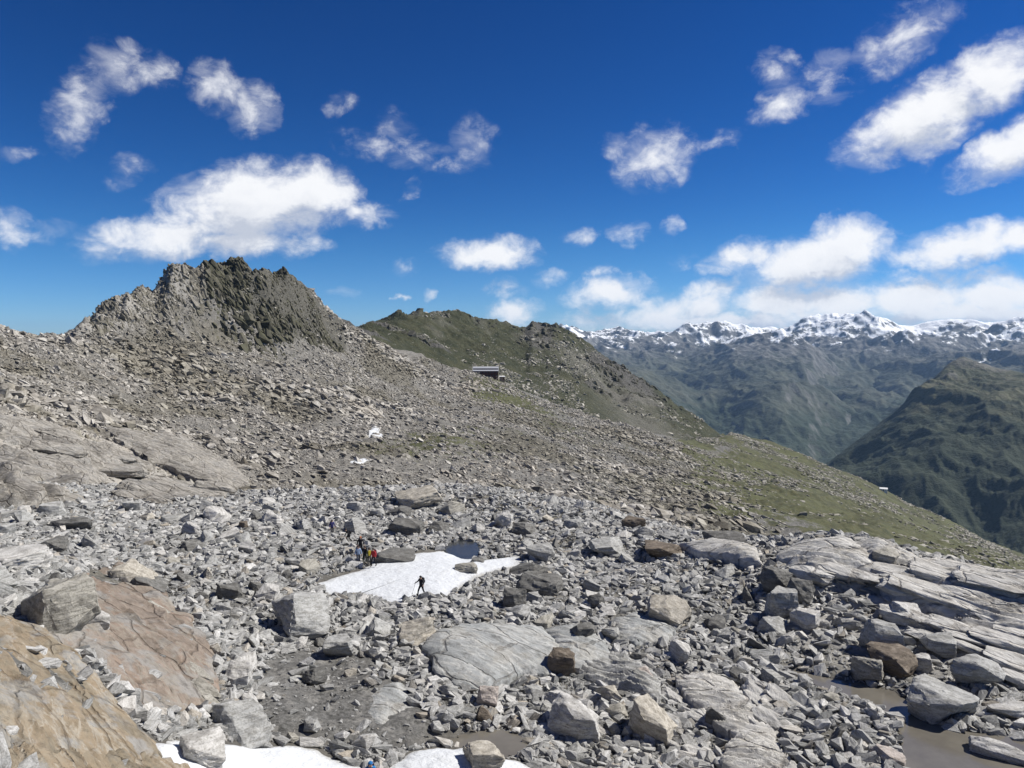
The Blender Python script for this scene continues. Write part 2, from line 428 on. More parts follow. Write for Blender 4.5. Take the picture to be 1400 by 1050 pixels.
crest = np.exp(-((tt - 1.0) / .035) ** 2) * sstep(PXC, 30, 120) * (1 - sstep(PXC, 440, 480))
A.z = A.z + crest * (ridged(X, Y * .3, 8, 4, .65, 57) - .45) * 7
crest2 = np.exp(-((tt - 1.0) / .03) ** 2) * (1 - crest)
A.z = A.z + crest2 * fbm(X, Y * .4, 14, 4, .6, 59) * 1.6 * (1 - sstep(PXC, 620, 640) * (1 - sstep(PXC, 700, 720)))

# ---- what covers the ground (grass share, bare slab share, warm rock share)
gr = fbm(X, Y, 70, 5, .6, 71)
grass = sstep(PXC + gr * 150, 850, 1030) * wt * sstep(tt + gr * .15, .14, .30) * 1.0
g_mid = np.exp(-(((PXC - 690) / 60) ** 2 + ((tt - .88) / .09) ** 2)) * .9
g_low = np.exp(-(((PXC - 590) / 140) ** 2 + ((tt - .52) / .13) ** 2)) * .6 + np.exp(-(((PXC - 800) / 120) ** 2 + ((tt - .75) / .16) ** 2)) * .5 + np.exp(-(((PXC - 330) / 60) ** 2 + ((tt - .66) / .06) ** 2)) * .5
g_pk = np.exp(-(((PXC - 390) / 55) ** 2 + ((tt - .94) / .06) ** 2)) * .42 + np.exp(-(((PXC - 300) / 30) ** 2 + ((tt - .95) / .04) ** 2)) * .35
g_line = sstep(PXC, 500, 560) * np.exp(-((tt - .97) / .05) ** 2) * .25 + sstep(PXC, 900, 960) * np.exp(-((tt - .93) / .16) ** 2) * .85
grass = np.clip(np.maximum(grass, (g_mid + g_low + g_pk + g_line) * wt) + wt * gr * .12, 0, 1)
bare = np.clip(slab_r + slab_l * .9 + crag * .9, 0, 1)
dark = np.clip(crag * (.32 + .72 * sstep(PXC + gr * 60, 262, 310)), 0, 1.1)
warm = np.clip(slab_l * .8 + .25 * wt * (1 - sstep(PXC, 500, 800)), 0, 1)
mud = FLAT * wb

def grid_mesh(name, S, mat, attrs=None, mask=None):
    nc, nr = S.X.shape
    co = np.stack([S.X, S.Y, S.z + CZ], -1).reshape(-1, 3).astype(np.float32)
    i = np.arange(nc - 1)[:, None] * nr + np.arange(nr - 1)[None]
    q = np.stack([i, i + nr, i + nr + 1, i + 1], -1).reshape(-1, 4)
    if mask is not None: q = q[mask[:-1, :-1].reshape(-1)]
    q = q[:, ::-1]
    me = bpy.data.meshes.new(name)
    me.vertices.add(len(co)); me.vertices.foreach_set('co', co.ravel())
    me.loops.add(q.size); me.loops.foreach_set('vertex_index', q.ravel().astype(np.int32))
    me.polygons.add(len(q)); me.polygons.foreach_set('loop_start', (np.arange(len(q)) * 4).astype(np.int32))
    me.polygons.foreach_set('use_smooth', np.ones(len(q), bool))
    me.update(calc_edges=True)
    for k, v in (attrs or {}).items():
        at = me.attributes.new(k, 'FLOAT', 'POINT'); at.data.foreach_set('value', v.reshape(-1).astype(np.float32))
    n = me.polygons[len(q) // 2].normal
    if n.z < 0: me.flip_normals()
    me.materials.append(mat)
    o = bpy.data.objects.new(name, me); COL.objects.link(o)
    return o

# ------------------------------------------------------------------ materials
def new_mat(name):
    m = bpy.data.materials.new(name); m.use_nodes = True
    t = NT(m.node_tree); t.n.clear()
    out = t.new('ShaderNodeOutputMaterial'); b = t.new('ShaderNodeBsdfPrincipled'); t.l.new(b.outputs[0], out.inputs[0])
    b.inputs['Roughness'].default_value = .9
    b.inputs['Specular IOR Level'].default_value = .25
    return m, t, b
def attr(t, name):
    n = t.new('ShaderNodeAttribute'); n.attribute_name = name
    return n.outputs['Fac']
def bump(t, b, h, strength, dist):
    n = t.new('ShaderNodeBump'); n.inputs['Strength'].default_value = strength; n.inputs['Distance'].default_value = dist
    t.l.new(h, n.inputs['Height']); t.l.new(n.outputs[0], b.inputs['Normal'])
def plain(name, col, rough=.8, metal=0.0, var=.12, scale=3.0):
    m, t, b = new_mat(name)
    tc_ = t.new('ShaderNodeTexCoord')
    n = t.noise(tc_.outputs['Object'], scale, 4)
    c = t.mix(t.step(n, .3, .7), tuple(x * (1 - var) for x in col), tuple(min(1, x * (1 + var)) for x in col))
    t.put(b.inputs['Base Color'], c); b.inputs['Roughness'].default_value = rough; b.inputs['Metallic'].default_value = metal
    return m

def ground_material():
    m, t, b = new_mat('stony_ground')
    geo = t.new('ShaderNodeNewGeometry'); P = geo.outputs['Position']
    n_f = t.noise(P, 3.2, 8, .65); n_m = t.noise(P, .35, 6, .6); n_l = t.noise(P, .03, 5, .6)
    grav = t.mix(t.step(n_f, .35, .68), (.055, .054, .050), (.155, .152, .144))
    grav = t.mix(t.step(n_m, .4, .62), grav, t.mix(.5, grav, (.16, .156, .148)))
    st = t.noise(t.mapping(P, rot=(R(12), R(-20), R(-18)), scale=(.15, 1, 1.6)), 1.1, 8, .62, .3)
    rock = t.ramp(st, [(.25, (.13, .125, .115)), (.45, (.30, .29, .27)), (.6, (.40, .39, .37)), (.8, (.27, .26, .245))])
    rock = t.mix(t.step(n_m, .45, .65, 0, .5), rock, (.36, .34, .29))
    sp_ = t.noise(P, .9, 6, .75)
    grav = t.mix(t.step(sp_, .5, .62, 0, .55), grav, t.mix(.6, grav, (.36, .345, .315)))
    zn = t.noise(P, .018, 7, .62)
    grav = t.mix(t.step(zn, .47, .58, 0, .8), grav, t.mix(1.0, grav, (.7, .67, .55), blend='MULTIPLY'))
    c = t.mix(attr(t, 'bare'), grav, rock)
    c = t.mix(t.math('MULTIPLY', attr(t, 'warm'), t.step(n_m, .3, .7, .3, .8)), c, t.mix(t.step(n_f, .3, .7), (.25, .225, .185), (.43, .39, .33)))
    c = t.mix(t.math('MULTIPLY', attr(t, 'dark'), .85), c, t.mix(t.step(st, .35, .65), (.026, .026, .019), (.088, .083, .066)))
    gcol = t.mix(t.step(n_m, .35, .7), (.036, .042, .016), (.085, .082, .036))
    gcol = t.mix(t.step(n_l, .42, .60), gcol, (.072, .077, .031))
    gcol = t.mix(t.step(t.noise(P, .09, 6, .7), .5, .64, 0, .7), gcol, (.034, .036, .016))
    gp = t.noise(P, .22, 9, .68)
    gm = t.step(t.math('ADD', attr(t, 'grass'), t.math('MULTIPLY', t.math('SUBTRACT', gp, .5), 1.3)), .38, .62)
    c = t.mix(t.math('MULTIPLY', gm, .92), c, gcol)
    c = t.mix(attr(t, 'mud'), c, t.mix(t.step(n_m, .3, .7), (.07, .065, .056), (.12, .112, .097)))
    t.put(b.inputs['Base Color'], c)
    h = t.math('ADD', t.math('MULTIPLY', n_f, .35), t.math('MULTIPLY', t.math('ADD', st, n_m), .9))
    bump(t, b, h, .75, .45)
    return m
M_ground = ground_material()

def rock_material(name, stops, warm=.0, stain=None, scale=1.0, rand=True, strata=True, bstr=.6, bdist=.12, zone=False):
    m, t, b = new_mat(name)
    tc_ = t.new('ShaderNodeTexCoord'); P = tc_.outputs['Object']
    oi = t.new('ShaderNodeObjectInfo')
    off = t.new('ShaderNodeVectorMath', operation='SCALE'); off.inputs[0].default_value = (37, 91, 53); t.l.new(oi.outputs['Random'], off.inputs['Scale'])
    ad = t.new('ShaderNodeVectorMath', operation='ADD'); t.l.new(P, ad.inputs[0]); t.l.new(off.outputs[0], ad.inputs[1])
    P = ad.outputs[0]
    base = t.ramp(oi.outputs['Random'], stops) if rand else None
    n1 = t.noise(P, 2.2 * scale, 7, .65); n2 = t.noise(P, 9 * scale, 6, .7)
    st = t.noise(t.mapping(P, rot=(.3, .5, .1), scale=(.35, 1, 2.6)), 2.4 * scale, 7, .6, .4)
    if base is None: base = t.ramp(n1, stops)
    c = t.mix(t.step(st, .36, .66, 0, .9), base, t.mix(1.0, base, (.56, .55, .53), blend='MULTIPLY')) if strata else base
    c = t.mix(t.step(n2, .46, .68, 0, .8), c, t.mix(1.0, c, (.5, .49, .46), blend='MULTIPLY'))
    c = t.mix(t.step(n1, .55, .75, 0, .45), c, t.mix(.5, c, (.55, .54, .5)))
    if zone:
        gp = t.new('ShaderNodeNewGeometry'); zn = t.noise(gp.outputs['Position'], .018, 7, .62)
        c = t.mix(t.step(zn, .47, .58, 0, .8), c, t.mix(1.0, c, (.60, .585, .51), blend='MULTIPLY'))
        c = t.mix(t.step(zn, .44, .34, 0, .5), c, t.mix(1.0, c, (1.15, 1.1, 1.02), blend='MULTIPLY'))
    if stain is not None:
        c = t.mix(t.step(n1, .38, .66, 0, stain[1]), c, stain[0])
    t.put(b.inputs['Base Color'], c)
    b.inputs['Roughness'].default_value = .85
    h = t.math('ADD', t.math('MULTIPLY', st, 1.0), t.math('ADD', n1, t.math('MULTIPLY', n2, .4)))
    bump(t, b, h, bstr, bdist)
    return m
GREYS = [(0, (.20, .202, .197)), (.25, (.36, .36, .35)), (.5, (.48, .48, .47)), (.7, (.30, .298, .288)), (.9, (.62, .615, .60)), (.965, (.40, .36, .30)), (1, (.18, .175, .165))]
M_rubble = rock_material('grey_rubble', GREYS)
M_scree = rock_material('scree_rock', [(0, (.17, .158, .137)), (.25, (.31, .289, .257)), (.55, (.415, .393, .355)), (.85, (.55, .527, .485)), (1, (.25, .225, .185))], scale=.4, bdist=.3, zone=True)
M_heath = rock_material('lichened_rock', [(0, (.22, .21, .17)), (.5, (.34, .32, .27)), (1, (.46, .44, .39))], scale=.4)
M_crag = rock_material('crag_rock', [(0, (.13, .12, .102)), (.5, (.215, .20, .175)), (1, (.31, .29, .26))], scale=.35, bdist=.4, stain=((.11, .105, .06), .5))
M_crag2 = rock_material('dark_crag_rock', [(0, (.05, .048, .036)), (.5, (.085, .08, .06)), (1, (.15, .14, .115))], scale=.35, bdist=.4, stain=((.055, .056, .026), .7))
M_grey = rock_material('grey_gneiss', [(0, (.28, .28, .27)), (.5, (.37, .37, .358)), (1, (.45, .45, .435))], rand=False)
M_pale = rock_material('pale_gneiss', [(0, (.40, .395, .375)), (.5, (.50, .49, .47)), (1, (.58, .57, .545))], rand=False)
M_dark = rock_material('dark_schist', [(0, (.10, .10, .095)), (.5, (.16, .157, .148)), (1, (.24, .235, .22))], rand=False)
M_buff = rock_material('buff_gneiss', [(0, (.34, .315, .265)), (.5, (.43, .40, .345)), (1, (.50, .475, .42))], rand=False)
M_rust = rock_material('rusty_rock', [(0, (.10, .088, .075)), (.5, (.17, .14, .11)), (1, (.28, .235, .185))], rand=False)
M_brown = rock_material('brown_grey_rock', [(0, (.26, .247, .215)), (.5, (.35, .335, .295)), (1, (.42, .405, .365))], rand=False)
M_pink = rock_material('pinkish_rock', [(0, (.34, .30, .27)), (.5, (.44, .39, .355)), (1, (.52, .48, .44))], rand=False)
def slab_material(name, stops, veins, lich, ang=-38, bdist=.10):
    m, t, b = new_mat(name)
    tc_ = t.new('ShaderNodeTexCoord'); P = tc_.outputs['Object']
    Pr = t.mapping(t.mapping(P, rot=(0, 0, R(-ang))), scale=(.30, 1, .8))
    st = t.noise(Pr, .55, 9, .66, .5); st2 = t.noise(Pr, 2.6, 8, .65, .3)
    n1 = t.noise(P, .33, 8, .62, .4); n2 = t.noise(P, 4.5, 9, .75)
    c = t.ramp(t.math('ADD', t.math('MULTIPLY', st, .6), t.math('MULTIPLY', n1, .4)), stops)
    c = t.mix(t.step(n1, .49, .58, 0, .85), c, lich)
    n3 = t.noise(P, 1.4, 10, .72)
    c = t.mix(t.step(n3, .52, .66, 0, .75), c, t.mix(1.0, c, (.52, .52, .52), blend='MULTIPLY'))
    vn = t.math('ABSOLUTE', t.math('SUBTRACT', st, .52))
    c = t.mix(t.step(vn, .0, .035, .75, 0), c, veins)
    c = t.mix(t.step(st2, .42, .70, 0, .8), c, t.mix(1.0, c, (.58, .56, .53), blend='MULTIPLY'))
    c = t.mix(t.step(n2, .5, .75, 0, .6), c, t.mix(1.0, c, (.6, .58, .55), blend='MULTIPLY'))
    cr = t.new('ShaderNodeTexVoronoi', feature='DISTANCE_TO_EDGE'); cr.inputs['Scale'].default_value = .42
    dn = t.new('ShaderNodeTexNoise'); dn.inputs['Scale'].default_value = .8; dn.inputs['Detail'].default_value = 5; t.l.new(P, dn.inputs['Vector'])
    av = t.new('ShaderNodeVectorMath', operation='MULTIPLY_ADD'); t.l.new(dn.outputs['Color'], av.inputs[0]); av.inputs[1].default_value = (.55, .55, .55); t.l.new(Pr, av.inputs[2])
    t.l.new(av.outputs[0], cr.inputs['Vector'])
    crack = t.step(cr.outputs['Distance'], .004, .03, 0, 1)
    c = t.mix(t.math('SUBTRACT', 1.0, crack), c, t.mix(1.0, c, (.74, .72, .70), blend='MULTIPLY'))
    t.put(b.inputs['Base Color'], c)
    h = t.math('ADD', t.math('ADD', st2, t.math('MULTIPLY', n2, .6)), t.math('ADD', t.math('MULTIPLY', st, 1.5), t.math('MULTIPLY', crack, .8)))
    h = t.math('ADD', h, t.math('MULTIPLY', t.noise(P, 14, 6, .7), .35))
    bump(t, b, h, 1.0, bdist)
    return m
M_orange = slab_material('ochre_slab_rock', [(.3, (.165, .148, .13)), (.45, (.23, .19, .155)), (.55, (.26, .203, .16)), (.7, (.22, .192, .162))], (.27, .245, .205), (.27, .262, .245))
M_tan = slab_material('tan_slab_rock', [(.3, (.18, .172, .155)), (.42, (.24, .205, .15)), (.5, (.275, .215, .145)), (.58, (.30, .265, .205)), (.7, (.20, .175, .135))], (.36, .33, .275), (.28, .277, .265))
M_slab = slab_material('grey_slab_rock', [(.3, (.23, .24, .238)), (.5, (.33, .34, .335)), (.7, (.40, .403, .39))], (.46, .46, .44), (.36, .355, .33))
M_whale = slab_material('pale_slab_rock', [(.3, (.32, .313, .295)), (.5, (.48, .47, .445)), (.7, (.58, .566, .53))], (.60, .585, .55), (.46, .445, .41), -20, .14)
M_wtan = slab_material('warm_slab_rock', [(.3, (.20, .188, .165)), (.5, (.30, .282, .25)), (.7, (.38, .36, .32))], (.44, .415, .37), (.28, .27, .25), -30, .25)

def snow_material():
    m, t, b = new_mat('old_snow')
    tc_ = t.new('ShaderNodeTexCoord'); P = tc_.outputs['Object']
    n = t.noise(P, .9, 6, .6); n2 = t.noise(t.mapping(P, scale=(1, 2.4, 1)), 2.6, 5, .6)
    c = t.mix(t.step(n, .45, .75, 0, .5), (.56, .58, .60), (.45, .46, .46))
    d1 = t.noise(P, 6.0, 8, .75)
    c = t.mix(t.math('MULTIPLY', t.step(d1, .56, .72), t.step(n, .35, .6, .1, .55)), c, (.33, .31, .28))
    rim = t.math('ADD', attr(t, 'rim'), t.math('MULTIPLY', t.math('SUBTRACT', d1, .5), .35))
    c = t.mix(t.step(rim, .86, 1.04, 0, .8), c, (.27, .26, .24))
    t.put(b.inputs['Base Color'], c); b.inputs['Roughness'].default_value = .7
    bump(t, b, t.math('ADD', n, t.math('MULTIPLY', n2, .5)), .7, .3)
    return m
M_snow = snow_material()
def water_material(name, col, rough, alpha_col):
    m, t, b = new_mat(name)
    geo = t.new('ShaderNodeNewGeometry'); P = geo.outputs['Position']
    n = t.noise(P, .5, 5, .6)
    t.put(b.inputs['Base Color'], t.mix(t.step(n, .3, .7), col, alpha_col))
    b.inputs['Roughness'].default_value = rough; b.inputs['Specular IOR Level'].default_value = .5
    bump(t, b, t.noise(P, 5, 4, .6), .12, .03)
    return m
M_pond = water_material('dark_pond_water', (.03, .035, .04), .22, (.05, .052, .052))
M_mud = water_material('silty_water', (.115, .105, .088), .16, (.15, .138, .115))

# ------------------------------------------------------------------ helpers for things
def tag(o, label, cat, group=None):
    o['label'] = label; o['category'] = cat
    if group: o['group'] = group
    return o
def struct(o): o['kind'] = 'structure'; return o
def link(name, me, parent=None, loc=None):
    o = bpy.data.objects.new(name, me); COL.objects.link(o)
    if parent is not None: o.parent = parent
    if loc is not None: o.location = loc
    return o

ground = struct(grid_mesh('ground', A, M_ground, {'grass': grass, 'bare': bare, 'warm': warm, 'dark': dark, 'mud': mud}))

# ------------------------------------------------------------------ second mountain behind the hut
cx_ = [380,440,486,500,520,545,575,590,620,640,680,700,718,728,740,760,780,800,830,870,900,925,940,960,1000,1060]
cy_ = [470,462,453,446,438,431,425,427,428,432,440,444,447,441,446,446,455,468,491,513,533,552,562,573,590,614]
cr_ = [900,950,1010,1030,1060,1090,1130,1150,1190,1210,1250,1270,1280,1285,1290,1310,1330,1340,1345,1345,1340,1330,1320,1300,1230,1180]
CL = []
base_py = np.interp(cx_, SKYL[0], SKYL[1]); base_r = np.interp(cx_, SKYL[0], SKYL[2])
def cline(f, rr, drop=0):
    py = [b_ + (c_ - b_) * f + drop for b_, c_ in zip(base_py, cy_)]
    r_ = [rb * 1.10 + (rc - rb * 1.10) * rr for rb, rc in zip(base_r, cr_)]
    return line(cx_, py, r_)
CL.append(cline(-.0, 0.0, 75))
CL.append(cline(.05, .22, 8))
CL.append(cline(.40, .52))
CL.append(cline(.75, .78))
CL.append(cline(1.0, 1.0))
t_ = cline(1.0, 1.0)
CL.append((t_[0], t_[1] * 1.08, t_[2] - .05 * t_[1]))
CL.append((t_[0], t_[1] * 1.6, t_[2] - .45 * t_[1]))
crow = list(np.arange(600, 1420, 3.2)) + list(np.arange(1420, 2200, 40))
Cs = Sheet(CL, 384, 1056, 360, crow)
XC, YC = Cs.X, Cs.Y
PC = np.broadcast_to(700 + F * np.tan(Cs.az)[:, None], XC.shape)
dpx = sstep(PC, 384, 430) 
ca2, sa2 = math.cos(R(40)), math.sin(R(40))
Uc = XC * ca2 + YC * sa2; Vc = -XC * sa2 + YC * ca2
cres = np.interp(Cs.az, t_[0], t_[1])[:, None]
ct = Cs.r[None] / cres
off_c = np.exp(-((ct - 1) / .03) ** 2)
nz = (ridged(Uc / 2.4, Vc, 120, 6, .55, 81) - .45) * 26 * (1 - .75 * off_c) + fbm(XC, YC, 22, 5, .6, 83) * 6.5 + off_c * (ridged(XC, YC * .5, 30, 4, .6, 85) - .45) * 9
nz -= np.exp(-(((PC - 800 - (ct - 1) * -250) / 22) ** 2)) * 10 * (1 - off_c)
cut = 1 - sstep(PC, 940, 1000)
Cs.z = Cs.z + nz * (.25 + .75 * sstep(ct, .7, .85)) * cut - (1 - cut) * 14
rockm = np.clip(np.exp(-(((PC - 850) / 55) ** 2 + ((ct - .95) / .055) ** 2)) * 1.1 + np.exp(-(((PC - 735) / 22) ** 2 + ((ct - .96) / .08) ** 2)) + sstep(ridged(Uc / 2.4, Vc, 120, 6, .55, 81), .62, .8) * .7 , 0, 1)
screem = np.clip(np.exp(-(((PC - (860 - (ct - .8) * 420)) / 60) ** 2)) * (1 - sstep(ct, .88, .96)) * .8 + sstep(fbm(XC, YC, 60, 4, .55, 87), .15, .5) * .55, 0, 1)

def hill_material(name, grass_a, grass_b, rock_a, rock_b, scree_c):
    m, t, b = new_mat(name)
    geo = t.new('ShaderNodeNewGeometry'); P = geo.outputs['Position']
    n1 = t.noise(P, .05, 8, .65); n2 = t.noise(P, .4, 7, .7)
    g = t.mix(t.step(n1, .35, .65), grass_a, grass_b)
    rk = t.mix(t.step(n2, .35, .65), rock_a, rock_b)
    c = t.mix(t.step(t.math('ADD', attr(t, 'rock'), t.math('MULTIPLY', t.math('SUBTRACT', n2, .5), .9)), .35, .6), g, rk)
    c = t.mix(t.math('MULTIPLY', attr(t, 'scree'), t.step(n2, .3, .6, .5, .95)), c, scree_c)
    spots = t.step(t.noise(P, .55, 3, .5), .66, .72)
    c = t.mix(t.math('MULTIPLY', spots, .8), c, (.38, .37, .34))
    t.put(b.inputs['Base Color'], c)
    bump(t, b, t.math('ADD', n1, n2), .9, 3.0)
    return m
M_hill = hill_material('grassy_rock_slope', (.028, .033, .015), (.056, .057, .028), (.034, .033, .03), (.115, .11, .10), (.135, .13, .108))
hill = struct(grid_mesh('hill', Cs, M_hill, {'rock': rockm, 'scree': screem}))

# ------------------------------------------------------------------ far side of the valley, right hand spur and snowy range
def soften(l, n=61):
    k_ = np.hanning(n); k_ /= k_.sum()
    f = lambda v: np.convolve(np.pad(v, n // 2, mode='edge'), k_, 'valid')
    return (l[0], f(l[1]), f(l[2]))
fx = [560, 800, 900, 1000, 1130, 1200, 1300, 1400, 1600]
E = []
E.append(zline([560, 1600], [-950, -950], [3000, 3000]))
E.append(line(fx, [640]*9, [5200, 5200, 5200, 5300, 5600, 5700, 5800, 5900, 6000]))
E.append(line(fx, [560]*9, [6800, 6800, 6900, 7200, 7400, 7600, 7800, 8000, 8200]))
E.append(line(fx, [508, 506, 504, 505, 508, 505, 500, 500, 500], [9200, 9200, 9400, 9600, 9800, 10000, 10200, 10500, 10700]))
E.append(line(fx, [480, 476, 478, 474, 476, 470, 468, 466, 466], [11400]*9))
ex = [560,760,800,820,845,870,900,930,960,990,1010,1040,1070,1095,1112,1130,1150,1165,1186,1205,1225,1250,1270,1300,1325,1345,1365,1400,1500,1600]
ey = [462,458,458,455,452,456,459,461,450,447,452,449,452,442,439,441,443,444,441,442,445,446,441,438,439,443,440,436,434,440]
E.append(soften(line(ex, ey, [13800]*len(ex)), 13))
E.append((E[-1][0], E[-1][1] * 1.12, E[-1][2] - 500))
E.append((E[-1][0], E[-1][1] * 1.3, E[-1][2] - 1200))
erow = list(np.linspace(3000, 5200, 12)) + list(np.arange(5240, 9000, 26)) + list(np.arange(9000, 14400, 32)) + list(np.linspace(14500, 20000, 12))
Es = Sheet(E, 700, 1530, 520, erow)
XE, YE = Es.X, Es.Y
PE = np.broadcast_to(700 + F * np.tan(Es.az)[:, None], XE.shape)
et = Es.r[None] / 13800.0
big = ridged(XE, YE, 2600, 7, .52, 91) - .45
gul = ridged(XE + .3 * YE, YE * .55, 900, 6, .55, 93) - .45
ec = np.exp(-((et - 1.0) / .03) ** 2)
Es.z = Es.z + (big * (420 + 200 * sstep(et, .55, .85)) * (1 - .95 * ec) + gul * 230 * (1 - .8 * ec)) * sstep(et, .34, .5) * (1 - .15 * sstep(et, .95, 1.1)) - 60 * (1 - ec) * sstep(et, .5, .8)
Es.z += ec * (ridged(XE, YE * .4, 1100, 5, .5, 95) - .45) * 60
def far_material():
    m, t, b = new_mat('alpine_range')
    geo = t.new('ShaderNodeNewGeometry'); P = geo.outputs['Position']
    sp = t.new('ShaderNodeSeparateXYZ'); t.l.new(P, sp.inputs[0]); z = sp.outputs[2]
    sn = t.new('ShaderNodeSeparateXYZ'); t.l.new(geo.outputs['Normal'], sn.inputs[0]); up_ = sn.outputs[2]
    n1 = t.noise(P, .0022, 9, .62); n2 = t.noise(P, .011, 8, .65)
    g = t.mix(t.step(n1, .38, .62), (.034, .042, .030), (.066, .072, .050))
    g = t.mix(t.step(t.math('ADD', z, t.math('MULTIPLY', t.math('SUBTRACT', n1, .5), 700)), -650, -420, .75, 0), g, (.018, .032, .016))
    rk = t.mix(t.step(n2, .35, .65), (.06, .06, .06), (.165, .162, .155))
    zz = t.math('ADD', z, t.math('MULTIPLY', t.math('SUBTRACT', n2, .5), 420))
    c = t.mix(t.step(zz, -330, 10, 0, .95), g, rk)
    c = t.mix(t.math('MULTIPLY', t.step(up_, .80, .62), .6), c, rk)
    zs = t.math('ADD', z, t.math('ADD', t.math('MULTIPLY', t.math('SUBTRACT', n1, .5), 1500), t.math('MULTIPLY', t.math('SUBTRACT', n2, .5), 900)))
    snow = t.math('MULTIPLY', t.step(zs, 70, 170), t.step(up_, .66, .82))
    c = t.mix(snow, c, (.86, .88, .90))
    t.put(b.inputs['Base Color'], c)
    bump(t, b, t.math('ADD', n1, t.math('MULTIPLY', n2, .5)), 1.0, 60)
    return m
M_far = far_material()
mountain_range = struct(grid_mesh('mountains', Es, M_far))

def mid_range(name, px, py, r, spread, rows, seed, amp):
    tl = soften(line(px, py, r), 21)
    S = Sheet([(tl[0], tl[1] * (1 - spread), tl[2] - 620), (tl[0], tl[1] * (1 - spread * .55), tl[2] * 1 - 300), (tl[0], tl[1] * (1 - spread * .2), tl[2] - 95), tl,
               (tl[0], tl[1] * 1.06, tl[2] - 140), (tl[0], tl[1] * 1.25, tl[2] - 800)], px[0] + 4, px[-1] - 4, 420, rows)
    c_ = S.r[None] / np.interp(S.az, tl[0], tl[1])[:, None]
    o_ = np.exp(-((c_ - 1) / .02) ** 2)
    S.z = S.z + ((ridged(S.X * .8 + S.Y * .4, S.Y * .55, 1500, 7, .54, seed) - .45) * amp * (1 - .7 * o_) + (ridged(S.X, S.Y * .5, 420, 5, .55, seed + 2) - .45) * amp * .35)
    return struct(grid_mesh(name, S, M_far)), S
def soften(l, n=61):
    k_ = np.hanning(n); k_ /= k_.sum()
    f = lambda v: np.convolve(np.pad(v, n // 2, mode='edge'), k_, 'valid')
    return (l[0], f(l[1]), f(l[2]))
_, Fs = mid_range('mountain_ridge', [690,780,830,880,930,980,1010,1040,1075,1100,1120,1140,1165,1200,1235,1265,1300,1340,1400,1540],
   [470,478,470,480,484,472,462,457,461,468,480,505,520,500,488,492,480,476,472,470], [10200]*20, .30, list(np.arange(7000, 10600, 24)) + list(np.linspace(10650, 12800, 8)), 181, 330)
_, Gs = mid_range('mountain_foothills', [690,780,830,870,910,950,985,1020,1060,1100,1140,1180,1240,1300,1400,1540],
   [505,500,496,500,512,530,536,526,520,530,548,575,560,545,540,540], [7600]*16, .34, list(np.arange(5000, 7900, 20)) + list(np.linspace(7950, 9500, 8)), 191, 300)
sxp = [900, 1060, 1130, 1170, 1210, 1240, 1270, 1300, 1315, 1335, 1360, 1400, 1450, 1600]
syp = [780, 690, 632, 602, 573, 551, 524, 497, 487, 494, 503, 510, 516, 545]
srp = [3300, 3500, 3700, 3850, 4000, 4150, 4350, 4600, 4750, 4700, 4600, 4500, 4500, 4600]
top = line(sxp, syp, srp)
Dl = [zline([900, 1600], [-1100, -1100], [1500, 1500]),
      line(sxp, [p + 420 for p in syp], [r_ * .50 for r_ in srp]),
      line(sxp, [p + 190 for p in syp], [r_ * .66 for r_ in srp]),
      line(sxp, [p + 70 for p in syp], [r_ * .84 for r_ in srp]),
      top, (top[0], top[1] * 1.05, top[2] - .045 * top[1]), (top[0], top[1] * 1.5, top[2] - 900)]
drow = list(np.arange(1500, 2300, 60)) + list(np.arange(2300, 5000, 13)) + list(np.arange(5000, 7000, 120))
def soften(l, n=61):
    k_ = np.hanning(n); k_ /= k_.sum()
    f = lambda v: np.convolve(np.pad(v, n // 2, mode='edge'), k_, 'valid')
    return (l[0], f(l[1]), f(l[2]))
Dl = [Dl[0]] + [soften(l) for l in Dl[1:4]] + [soften(l, 9) for l in Dl[4:6]] + [soften(Dl[6])]
Ds = Sheet(Dl, 905, 1530, 360, drow)
XD, YD = Ds.X, Ds.Y
dt = Ds.r[None] / np.interp(Ds.az, top[0], top[1])[:, None]
dc = np.exp(-((dt - 1) / .03) ** 2)
Ds.z = Ds.z + ((ridged(XD * .8 + YD * .5, YD * .5 - XD * .3, 900, 7, .55, 101) - .45) * 260 * (1 - .9 * dc) + fbm(XD, YD, 160, 4, .55, 103) * 22 * (1 - .6 * dc)) * sstep(dt, .42, .6)
def spur_material():
    m, t, b = new_mat('green_spur')
    geo = t.new('ShaderNodeNewGeometry'); P = geo.outputs['Position']
    sp = t.new('ShaderNodeSeparateXYZ'); t.l.new(P, sp.inputs[0]); z = sp.outputs[2]
    n1 = t.noise(P, .006, 8, .62); n2 = t.noise(P, .04, 7, .65)
    g = t.mix(t.step(n1, .38, .62), (.042, .048, .024), (.085, .085, .045))
    g = t.mix(t.step(n2, .5, .7, 0, .7), g, (.10, .092, .062))
    zz = t.math('ADD', z, t.math('MULTIPLY', t.math('SUBTRACT', n1, .5), 500))
    g = t.mix(t.step(zz, -330, -180, .85, 0), g, (.016, .026, .014))
    rk = t.mix(t.step(n2, .35, .65), (.06, .058, .054), (.15, .145, .135))
    c = t.mix(t.step(zz, -170, -60, 0, .75), g, rk)
    t.put(b.inputs['Base Color'], c)
    bump(t, b, t.math('ADD', n1, n2), 1.0, 14)
    return m
spur = struct(grid_mesh('mountain_spur', Ds, spur_material()))

